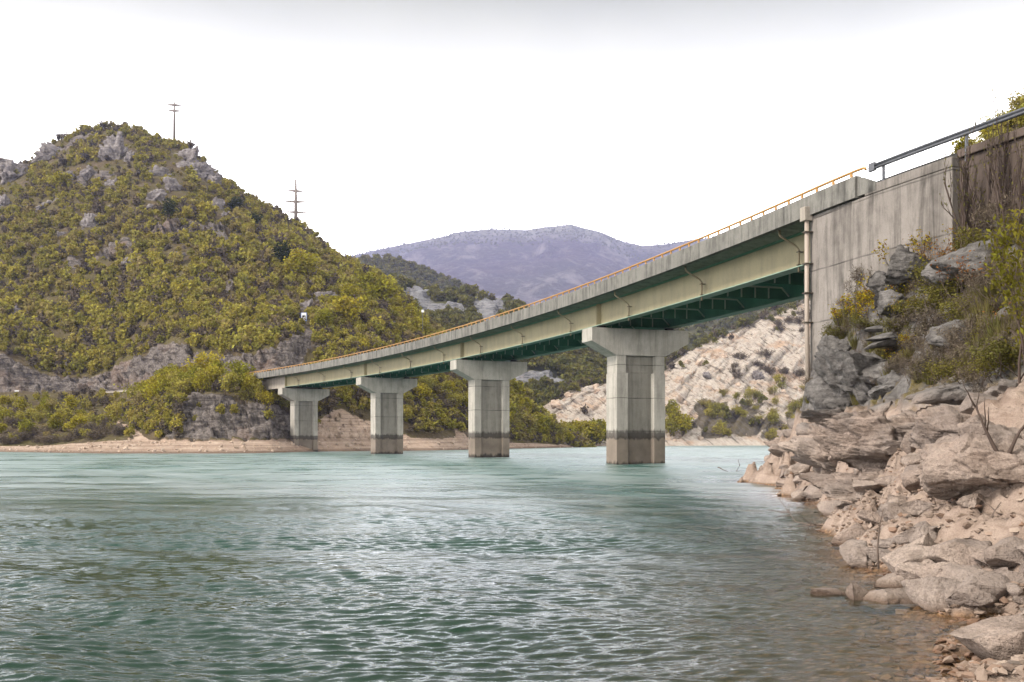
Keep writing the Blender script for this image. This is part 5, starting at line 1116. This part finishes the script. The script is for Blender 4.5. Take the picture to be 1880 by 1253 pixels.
clear |= (np.abs(HPX - 557) < 16) & (HPY > 575) & (HPY < 625)
wgt_ = np.where(clear, wgt_ * .04, wgt_)
pts = HILL.scatter(11000, forest_rg, wgt_); pts[:, 2] -= .4
woods('hillside_woods', 'yellow-green spring scrub covering the big left hill', pts, (1.7 + 4.0 * forest_rg.random(len(pts)) ** 1.8) * np.interp(pts[:, 1], [230, 300, 430], [.8, 1.05, .82]) * (.75 + .35 * np.clip(fbm(pts / 16, 2, 66) + .5, 0, 1)), PRT, 5)
gsm = HILL.scatter(4400, forest_rg, np.where((T > 5.95) & (T < 6.3), 3.0, 1.0) * np.clip((T - 2.2) / .2, 0, 1) * np.clip((8.3 - T) / .3, 0, 1) * np.clip(1.15 - HILL.rock * .8, 0, 1) * np.clip(1 - HILL.sand * 1.3, .0, 1) * wt_(HPX > -420) * wt_((T < 3.9) | (T > 5.95) | (HPX > 570)) * np.where(clear, .45, 1))
gsm[:, 2] -= .15
woods('hillside_brush', 'low brown brush between the trees of the left hill', gsm, forest_rg.uniform(1.0, 2.4, len(gsm)), [PRT[3], PRT[4], PRT[0]], 6)
gs2 = HILL.scatter(2600, forest_rg, wt_((T > 2.15) & (T < 6.2) & (HPX > 575)) * np.clip(1 - HILL.sand * 1.05, .01, 1) * np.clip(1.1 - HILL.rock * .7, .1, 1)); gs2[:, 2] -= .1
woods('spur_brush', 'brown and olive brush on the slope behind the piers', gs2, forest_rg.uniform(.8, 2.6, len(gs2)), [PRT[1], PRT[3], PRT[0], PRT[4]], 31)
gs3 = HILL.scatter(420, forest_rg, wt_((T > 2.0) & (T < 3.3) & (HPX > 225) & (HPX < 330)) * np.clip(1 - HILL.sand * 1.1, 0, 1)); woods('bank_brush', 'low scrub between the sandy path and the dark rock bank', gs3, forest_rg.uniform(.9, 2.4, len(gs3)), [PRT[4], PRT[0], PRT[3]], 32)
fw = np.clip(1 - MIDF.rock * 1.1, 0, 1) * wt_((MIDF.T.ravel() > 1.0) & (MIDF.T.ravel() < 3.3)); pts = MIDF.scatter(3600, forest_rg, fw); pts[:, 2] -= .5
woods('far_woods', 'green scrub covering the wooded hill behind the bridge', pts, forest_rg.uniform(4.5, 8.5, len(pts)), PRF, 7)
fw = wt_((MIDB.T.ravel() > 1.2) & (MIDB.T.ravel() < 3.2)) * np.clip(1 - MIDB.rock, 0, 1); pts = MIDB.scatter(3200, forest_rg, fw)
woods('ridge_woods', 'dull green woods on the ridge below the blue mountain', pts, forest_rg.uniform(7, 12, len(pts)), PRF, 8)
fw = np.clip(.9 - ROCKY.rock, 0, 1) * wt_((ROCKY.T.ravel() > 1.0) & (ROCKY.T.ravel() < 3.2)); pts = ROCKY.scatter(2600, forest_rg, fw)
woods('rocky_hill_scrub', 'sparse scrub on the grey rocky hill behind the quarry', pts, forest_rg.uniform(4, 9, len(pts)), PRF, 9)
fw = np.clip((T2 - 4.62) / .15, 0, 1) * wt_(T2 < 6.2) + .04 * np.clip(q2 * 3, 0, 1) * wt_((T2 > 1.6) & (T2 < 4.8)) + .5 * np.clip(QUARRY.rock - .4, 0, 1) * wt_((T2 > 1.8) & (T2 < 5)); pts = QUARRY.scatter(1150, forest_rg, fw)
woods('quarry_scrub', 'scrub along the top and in the seams of the pale quarry slope', pts, forest_rg.uniform(2.4, 5.2, len(pts)), [PRF[0], PRF[1], PRT[4]], 10)
m4 = fbm(MOUNT.V / 300, 3, 9); pts = MOUNT.scatter(2600, forest_rg, wt_((MOUNT.T.ravel() > 2.55) & (MOUNT.T.ravel() < 3.1)))
woods('mountain_trees', 'tiny trees roughening the crest of the distant mountain', pts, forest_rg.uniform(6, 12, len(pts)), PRF, 11)
pts = EAST.scatter(420, forest_rg, wt_((EAST.T.ravel() > 1.6) & (EAST.T.ravel() < 3.3)))
woods('east_hill_scrub', 'dark scrub on the slope above the crash barrier', pts, forest_rg.uniform(1.6, 3.2, len(pts)), PRE, 12)

# loose stones on the far beaches and screes: too many and too small to count
RB = [place(CRQ[k], 'beach_boulder', lab, HILL.hit(px, py, 1.05) + Vector((0, 0, .1)), (.2, .1, k), .45, 'rock', None) for k, (px, py, lab) in enumerate([(232, 822, 'small pale boulder on the left beach by the path foot'), (640, 815, 'small pale boulder on the scree between the two smaller piers')])]
def stones(name, label, pts, smin, smax, seed): return woods(name, label, pts, smin + (smax - smin) * np.random.default_rng(seed).random(len(pts)) ** 3, RB, seed)
pts = HILL.scatter(700, forest_rg, wt_((T > 1.02) & (T < 3.2) & (HPX > -60) & (HPX < 1060)) * np.clip(HILL.sand - .3, 0, 1)); stones('beach_stones', 'loose stones on the sandy far shore', pts, .06, .40, 33)
pts = QUARRY.scatter(800, forest_rg, wt_((T2 > 1.1) & (T2 < 4.8)) * np.clip(QUARRY.sand - .2, 0, 1)); woods('quarry_rubble', 'broken pale rock lying over the quarry slope', pts, .25 + 1.3 * forest_rg.random(len(pts)) ** 4, RB, 34)
# ---- plants of the near slope
def plant_proto(kind, seed):
    rg = np.random.default_rng(seed); parts = []
    if kind == 'sprig':      # thin stems, whorls of yellow leaves at the tips
        lines, tips = skeleton(seed, 1, stems=1, lean=.18, levels=1, kids=4, ang=.5, base=.5, rad=.010, spread=.03)
        tp = [(pts[-1], np.array([0, 0, 1.])) for pts, r, l in lines] + [(pts[3], np.array([0, 0, 1.])) for pts, r, l in lines if l]
        parts = [('stems', wood_mesh('stems', lines, 5), M['barkdark']), ('leaves', leaves_mesh('leaves', tip_leaves(tp, 16, .055, rg), .022, rg, 2.0, .5), M['leaf_yellow'])]
    elif kind == 'yellow':
        lines, tips = skeleton(seed, 1, stems=6, lean=.55, levels=2, kids=4, ang=.6, rad=.012, spread=.1)
        parts = [('stems', wood_mesh('stems', lines, 4), M['barkdark']), ('leaves', leaves_mesh('leaves', tip_leaves([q for i, q in enumerate(tips) if i % 3 != 1], 5, .07, rg), .022, rg, 1.8, .5), M['leaf_yellow']), ('young_leaves', leaves_mesh('young_leaves', tip_leaves(tips[1::3], 3, .05, rg), .02, rg, 1.8, .5), M['leaf_orange'])]
    elif kind == 'olive':
        lines, tips = skeleton(seed, 1, stems=9, lean=.75, levels=2, kids=5, ang=.6, rad=.012, spread=.18)
        parts = [('stems', wood_mesh('stems', lines, 3), M['bark']), ('leaves', leaves_mesh('leaves', tip_leaves(tips, 10, .075, rg), .020, rg, 1.5, .4), M['leaf_olive'])]
    elif kind == 'lime':
        lines, tips = skeleton(seed, 1.25, stems=1, lean=.2, levels=3, kids=5, ang=.7, base=.15, rad=.014, spread=.02, taper=.62)
        parts = [('stems', wood_mesh('stems', lines, 5), M['barkdark']), ('leaves', leaves_mesh('leaves', tip_leaves(tips, 9, .05, rg), .0115, rg, 1.8, .5), M['leaf_lime'])]
    elif kind == 'bare':
        lines, tips = skeleton(seed, 1, stems=9, lean=.7, levels=3, kids=4, ang=.55, rad=.009, spread=.12, taper=.62, wob=.16)
        parts = [('stems', wood_mesh('stems', lines, 3), M['bark']), ('twigs', leaves_mesh('twigs', tip_leaves(tips, 2, .05, rg), .010, rg, 4.5, .1), M['leaf_brown'])]
    elif kind == 'redbare':
        lines, tips = skeleton(seed, 1, stems=10, lean=.6, levels=2, kids=5, ang=.4, rad=.008, spread=.12, taper=.6)
        parts = [('stems', wood_mesh('stems', lines, 3), M['barkdark']), ('young_leaves', leaves_mesh('young_leaves', tip_leaves(tips, 1, .03, rg), .014, rg, 1.8, .3), M['leaf_orange'])]
    elif kind == 'tall':
        lines, tips = skeleton(seed, 1, stems=6, lean=.22, levels=3, kids=5, ang=.5, base=.3, rad=.013, spread=.08, taper=.46)
        parts = [('stems', wood_mesh('stems', lines, 5), M['barkdark']), ('leaves', leaves_mesh('leaves', tip_leaves(tips[::4], 1, .004, rg), .008, rg, 1.7, .4), M['leaf_olive'])]
    elif kind == 'grass':
        n = 130; a = rg.random(n) * 6.28; rr = rg.random(n) * .28; ba = np.stack([np.cos(a) * rr, np.sin(a) * rr, -.05 + 0 * a], 1); tl = ba + np.stack([np.cos(a) * (.1 + rr), np.sin(a) * (.1 + rr), rg.uniform(.5, 1, n)], 1) * rg.uniform(.6, 1, (n, 1))
        w = np.stack([-np.sin(a), np.cos(a), 0 * a], 1) * .014; mid = (ba + tl) / 2 + np.array([0, 0, .1])
        V = np.stack([ba - w, ba + w, mid + w, mid - w, tl], 1).reshape(-1, 3); k = np.arange(n) * 5
        f = np.concatenate([np.stack([k, k + 1, k + 2, k + 3], 1), np.stack([k + 3, k + 2, k + 4, k + 4], 1)])
        me = bpy.data.meshes.new('blades'); me.from_pydata(V.tolist(), [], [tuple(x) if x[2] != x[3] else tuple(x[:3]) for x in f.tolist()]); parts = [('blades', me, M['grass'])]
    for nm, me, mt in parts: me.materials.append(mt)
    return parts
KINDS = ['sprig', 'yellow', 'olive', 'lime', 'bare', 'redbare', 'tall', 'grass']
PP = {k: [plant_proto(k, 900 + 10 * i + j) for j in range(3)] for i, k in enumerate(KINDS)}
KN = {'sprig': 'sapling', 'yellow': 'shrub', 'olive': 'shrub', 'lime': 'shrub', 'bare': 'shrub', 'redbare': 'shrub', 'tall': 'sapling', 'grass': 'grass_tuft'}
prg = np.random.default_rng(77)
def near_plant(kind, loc, h, wide, label, group=None, var=None, rot=None):
    r = thing(KN[kind], label, KN[kind].replace('_', ' '), loc, group); r.scale = (h * wide, h * wide, h); r.rotation_euler = (prg.uniform(-.1, .1), prg.uniform(-.1, .1), prg.random() * 6.28 if rot is None else rot)
    for nm, me, mt in PP[kind][prg.integers(0, 3) if var is None else var]:
        o = link(nm, me); o.parent = r
    return r
NEAR = [  # kind, photo base px,py, height px, width factor, label
 ('sprig', 1668, 500, 92, .9, 'tall thin sapling with two yellow leaf whorls in front of the concrete wall'), ('sprig', 1602, 512, 62, 1.0, 'yellow-leaved sapling against the wall left of the crags'), ('sprig', 1740, 450, 75, .8, 'sapling with one yellow tuft by the wall corner'),
 ('sprig', 1560, 560, 40, 1.2, 'short yellow sapling at the left foot of the wall'), ('sprig', 1690, 520, 60, 1.0, 'yellow sapling between the crags and the retaining wall'),
 ('bare', 1585, 545, 62, .9, 'grey leafless bush against the wall left of the crags'), ('yellow', 1548, 592, 44, 1.3, 'olive and yellow shrub nearest the down pipe'), ('yellow', 1590, 590, 40, 1.4, 'orange-tinted shrub above the stacked slabs'), ('yellow', 1625, 580, 46, 1.3, 'bright yellow shrub right above the stacked slabs'),
 ('yellow', 1650, 545, 50, 1.1, 'yellow shrub growing over the low rock under the crags'), ('yellow', 1700, 470, 52, 1.2, 'yellow-green shrub at the wall between the two smooth grey rocks and the crags'), ('yellow', 1722, 462, 40, 1.2, 'orange young shrub beside the wall corner'), ('yellow', 1668, 640, 44, .9, 'small yellow shrub right of the stacked slabs'),
 ('olive', 1545, 612, 36, 1.6, 'olive cushion shrub on the edge above the dark broken rock'), ('olive', 1590, 620, 34, 1.5, 'grassy olive shrub left of the stacked slabs'), ('olive', 1555, 730, 62, .7, 'olive bush hanging on the face of the grey cliff'), ('grass', 1637, 670, 26, 1.4, 'tuft of grass with yellow flowers on the massive cliff rock'), ('yellow', 1622, 668, 24, .9, 'little yellow-flowered plant on the massive cliff rock'), ('grass', 1640, 640, 28, 1.5, 'dry grass tuft beside the slabs'),
 ('olive', 1720, 520, 60, 1.3, 'dark olive shrub below the smooth grey rocks'), ('olive', 1745, 560, 64, 1.4, 'wide olive shrub in the middle of the slope'), ('redbare', 1790, 545, 105, 1.1, 'large leafless shrub with red-orange buds in front of the smooth grey rock'), ('redbare', 1735, 500, 74, 1.0, 'smaller red-budded shrub left of the large one'), ('olive', 1805, 570, 60, 1.5, 'dense olive shrub under the red-budded shrub'),
 ('bare', 1700, 650, 80, 1.1, 'brown leafless bush right of the slabs over the cliff rock'), ('bare', 1745, 650, 60, 1.2, 'brown twiggy bush on the middle of the slope'), ('bare', 1800, 640, 70, 1.2, 'tangled brown bush beside the brown-grey rock'), ('bare', 1850, 640, 72, 1.3, 'tangled bare bush near the right edge of the slope'), ('bare', 1795, 700, 60, 1.2, 'pale bare bush above the long rock rib'),
 ('lime', 1785, 605, 50, .9, 'lime-green spray of leaves in the middle of the slope'), ('lime', 1808, 650, 62, 1.0, 'bright lime shrub right of the brown-grey rock'), ('lime', 1776, 705, 30, 1.0, 'small lime plant above the long rock rib'), ('olive', 1740, 725, 46, 1.6, 'low olive shrub left of the long rock rib'), ('olive', 1840, 690, 60, 1.6, 'olive shrub on the lower right of the slope'), ('olive', 1875, 670, 70, 1.4, 'olive shrub cut by the right edge of the photo'), ('olive', 1765, 680, 40, 1.6, 'olive shrub under the small lime plant'),
 ('bare', 1845, 560, 80, 1.3, 'grey bare bush behind the lime foliage at the right edge'), ('olive', 1690, 590, 46, 1.6, 'dark shrub filling the gully right of the orange shrubs'), ('olive', 1660, 605, 32, 1.7, 'low dark shrub just above the stacked slabs'), ('olive', 1770, 480, 44, 1.4, 'olive shrub at the base of the retaining wall'), ('olive', 1830, 470, 60, 1.3, 'dark shrub at the base of the retaining wall near the right edge'), ('yellow', 1850, 520, 50, 1.0, 'yellow shrub behind the lime foliage'),
 ('yellow', 1575, 575, 46, 1.4, 'big yellow-orange shrub against the wall above the olive cushion shrub'), ('yellow', 1605, 560, 44, 1.4, 'yellow shrub at the wall below the tall whorled sapling'), ('yellow', 1670, 585, 48, 1.3, 'yellow-orange shrub between the slabs and the gully'), ('yellow', 1655, 660, 40, 1.2, 'yellow spray hanging over the massive cliff rock'), ('yellow', 1715, 555, 44, 1.3, 'yellow shrub in front of the wide olive shrub'), ('yellow', 1690, 440, 48, 1.2, 'yellow shrub high by the wall left of the corner'),
 ('sprig', 1580, 520, 70, 1.2, 'yellow sapling against the wall nearest the down pipe'), ('yellow', 1640, 500, 60, 1.1, 'tall yellow shrub covering the crags against the wall'), ('yellow', 1612, 545, 52, 1.2, 'yellow shrub between the grey bush and the crags'), ('yellow', 1780, 440, 60, 1.1, 'yellow shrub at the foot of the retaining wall'), ('bare', 1735, 700, 64, 1.4, 'grey-brown thicket above the low olive shrub'), ('bare', 1820, 735, 50, 1.4, 'grey thicket behind the long flat slab'), ('bare', 1780, 660, 66, 1.3, 'brown thicket between the rock rib and the brown-grey rock'), ('redbare', 1840, 620, 80, 1.2, 'reddish twiggy shrub near the right edge'), ('redbare', 1700, 500, 60, 1.1, 'reddish twiggy shrub close to the crags')]
for kind, px, py, hp, wd, lab in NEAR:
    p = ground(px, py); near_plant(kind, p - Vector((0, 0, .06)), hp / F * p.y * 1.15, wd, lab)
def free_plant(kind, px, py, d, hp, wd, lab, var=0, rot=0.0):
    p = P(px, py, d); g_ = float(bank_h([[p.x, p.y]])[0]); return near_plant(kind, (p.x, p.y, g_ - .1), (hp / F * d + max(0, p.z - g_)) * (1.6 if kind == 'tall' else 1), wd, lab, None, var, rot)
free_plant('tall', 1842, 410, 33.5, 190, .5, 'tallest bare sapling with sparse yellow leaves in front of the retaining wall', 0)
free_plant('tall', 1795, 405, 34.5, 165, .5, 'tall leaning sapling left of the tallest one by the retaining wall', 1)
free_plant('tall', 1872, 430, 31.0, 170, .55, 'tall sapling at the right edge over the crash barrier', 2)
free_plant('tall', 1765, 430, 34.5, 120, .6, 'shorter bare sapling beside the wall corner', 1, 2.0)
free_plant('bare', 1825, 420, 33.5, 80, .9, 'thick bare thicket at the foot of the retaining wall', 0, 1.0)
free_plant('lime', 1868, 560, 15.5, 175, .75, 'large lime-green bush with pale blossom at the right edge of the photo', 0, .5)
free_plant('lime', 1890, 600, 14.5, 210, .7, 'second lime-green bush behind the large one, cut by the right edge', 1, 1.5)
# undergrowth and grass on the slope: too fine to count
ug = []
tri = np.random.default_rng(88); cx = tri.uniform(7, 24, 9000); cy = tri.uniform(9, 46, 9000); hh = bank_h(np.c_[cx, cy]); pxx = 940 + F * cx / cy
k = (hh > 3.0) & (hh < 10.6) & (pxx < 2150) & (fbm(np.c_[cx, cy, cx * 0] / 1.6, 3, 5) > -.22); cx, cy = cx[k][:1900], cy[k][:1900]; cz = bank_surface(np.c_[cx, cy])
inner = np.array([[p.x, p.y] for p in (ST(s, T_W - .3, 0) for s in np.arange(-60, -28, 1.0))]); keep = np.array([np.min(np.hypot(inner[:, 0] - a, inner[:, 1] - b)) > .3 and a < np.interp(b, inner[::-1, 1][::-1] if inner[0, 1] > inner[-1, 1] else inner[:, 1], inner[:, 0]) + .2 for a, b in zip(cx, cy)])
cx, cy, cz = cx[keep], cy[keep], cz[keep]
GP = []
for kd, px, py, lab in [('grass', 1700, 560, 'dry grass tuft under the orange shrubs'), ('grass', 1820, 620, 'dry grass tuft near the pale rock at the right edge')]:
    p = ground(px, py); r = near_plant(kd, p, .45, 1.2, lab, None, 0); GP.append([c for c in C.objects if c.parent == r][0])
for kd, px, py, lab in [('bare', 1725, 600, 'wiry brown shrub in the brush right of the yellow shrubs'), ('olive', 1700, 615, 'tiny olive shrub in the brush right of the yellow shrubs')]:
    p = ground(px, py); r = near_plant(kd, p, .7, 1.2, lab, None, 1); GP += [c for c in C.objects if c.parent == r][:2 if kd == 'bare' else 1]
woods('undergrowth', 'dry grass and wiry brush covering the slope under the wall', np.c_[cx, cy, cz - .03], tri.uniform(.30, .85, len(cx)), GP, 21)

# ---- dead wood
def stick(label, pts, r0, kids=0, seed=0, name='driftwood_branch'):
    rg = np.random.default_rng(seed); m = MB(); pts = [Vector(p) for p in pts]; m.tube(pts, [r0 * (1 - .7 * i / (len(pts) - 1)) for i in range(len(pts))], 6)
    for k in range(kids):
        i = rg.integers(1, len(pts)); b = pts[i - 1].lerp(pts[i], rg.random()); d = (pts[-1] - pts[0]).normalized(); L_ = (pts[-1] - pts[0]).length * rg.uniform(.2, .45)
        e = Vector(rg.normal(size=3)) * .5 + d; e.normalize(); q = [b]
        for j in range(4): e = (e + Vector(rg.normal(size=3)) * .22).normalized(); q.append(q[-1] + e * L_ / 4)
        m.tube(q, [r0 * .45, r0 * .35, r0 * .28, r0 * .2, r0 * .12], 4)
    o = m.build(name, M['drift'], None, True); return tag(o, label, 'branch')
stick('thin stick standing upright in the water beside the wedge-shaped boulder', [P(1613, 1045, 11.6), P(1611, 1005, 11.6), P(1615, 965, 11.6), P(1622, 935, 11.5)], .014, 1, 1)
stick('forked grey branch leaning on the rocks below the ledge', [P(1792, 1010, 12.0), P(1812, 975, 12.0), P(1822, 945, 12.1), P(1838, 922, 12.2)], .018, 3, 2)
stick('bare branch lying half under water off the shore', [P(1530, 962, 19.0), P(1490, 965, 19.2), P(1460, 958, 19.6), P(1430, 915, 20.0)], .02, 9, 3)
stick('twigs rising out of the water near the bare branch', [P(1478, 992, 17), P(1482, 975, 17), P(1492, 955, 17.1)], .012, 3, 4)
stick('curved twig sticking out of the lake far from the shore', [P(1352, 866, 53), P(1358, 855, 53), P(1355, 845, 53)], .03, 1, 5)
stick('small twig floating left of the curved one', [P(1318, 858, 54), P(1328, 863, 54), P(1336, 866, 54)], .03, 2, 6)
stick('thin branches lying across the stones right of the upright stick', [P(1700, 985, 14.0), P(1740, 982, 13.8), P(1790, 976, 13.5)], .012, 6, 7)
def dead_sapling(label, base, top, seed):
    lines, tips = skeleton(seed, (Vector(top) - Vector(base)).length * 1.1, stems=2, lean=.35, levels=2, kids=4, ang=.6, rad=.03, spread=.04)
    me = wood_mesh('dead_sapling', lines, 6); me.materials.append(M['barkdark']); tag(link('dead_sapling', me, None, None, base), label, 'sapling')
dead_sapling('dark leafless sapling at the right edge over the flat slab', P(1848, 822, 12.5), P(1872, 690, 12.5), 61)
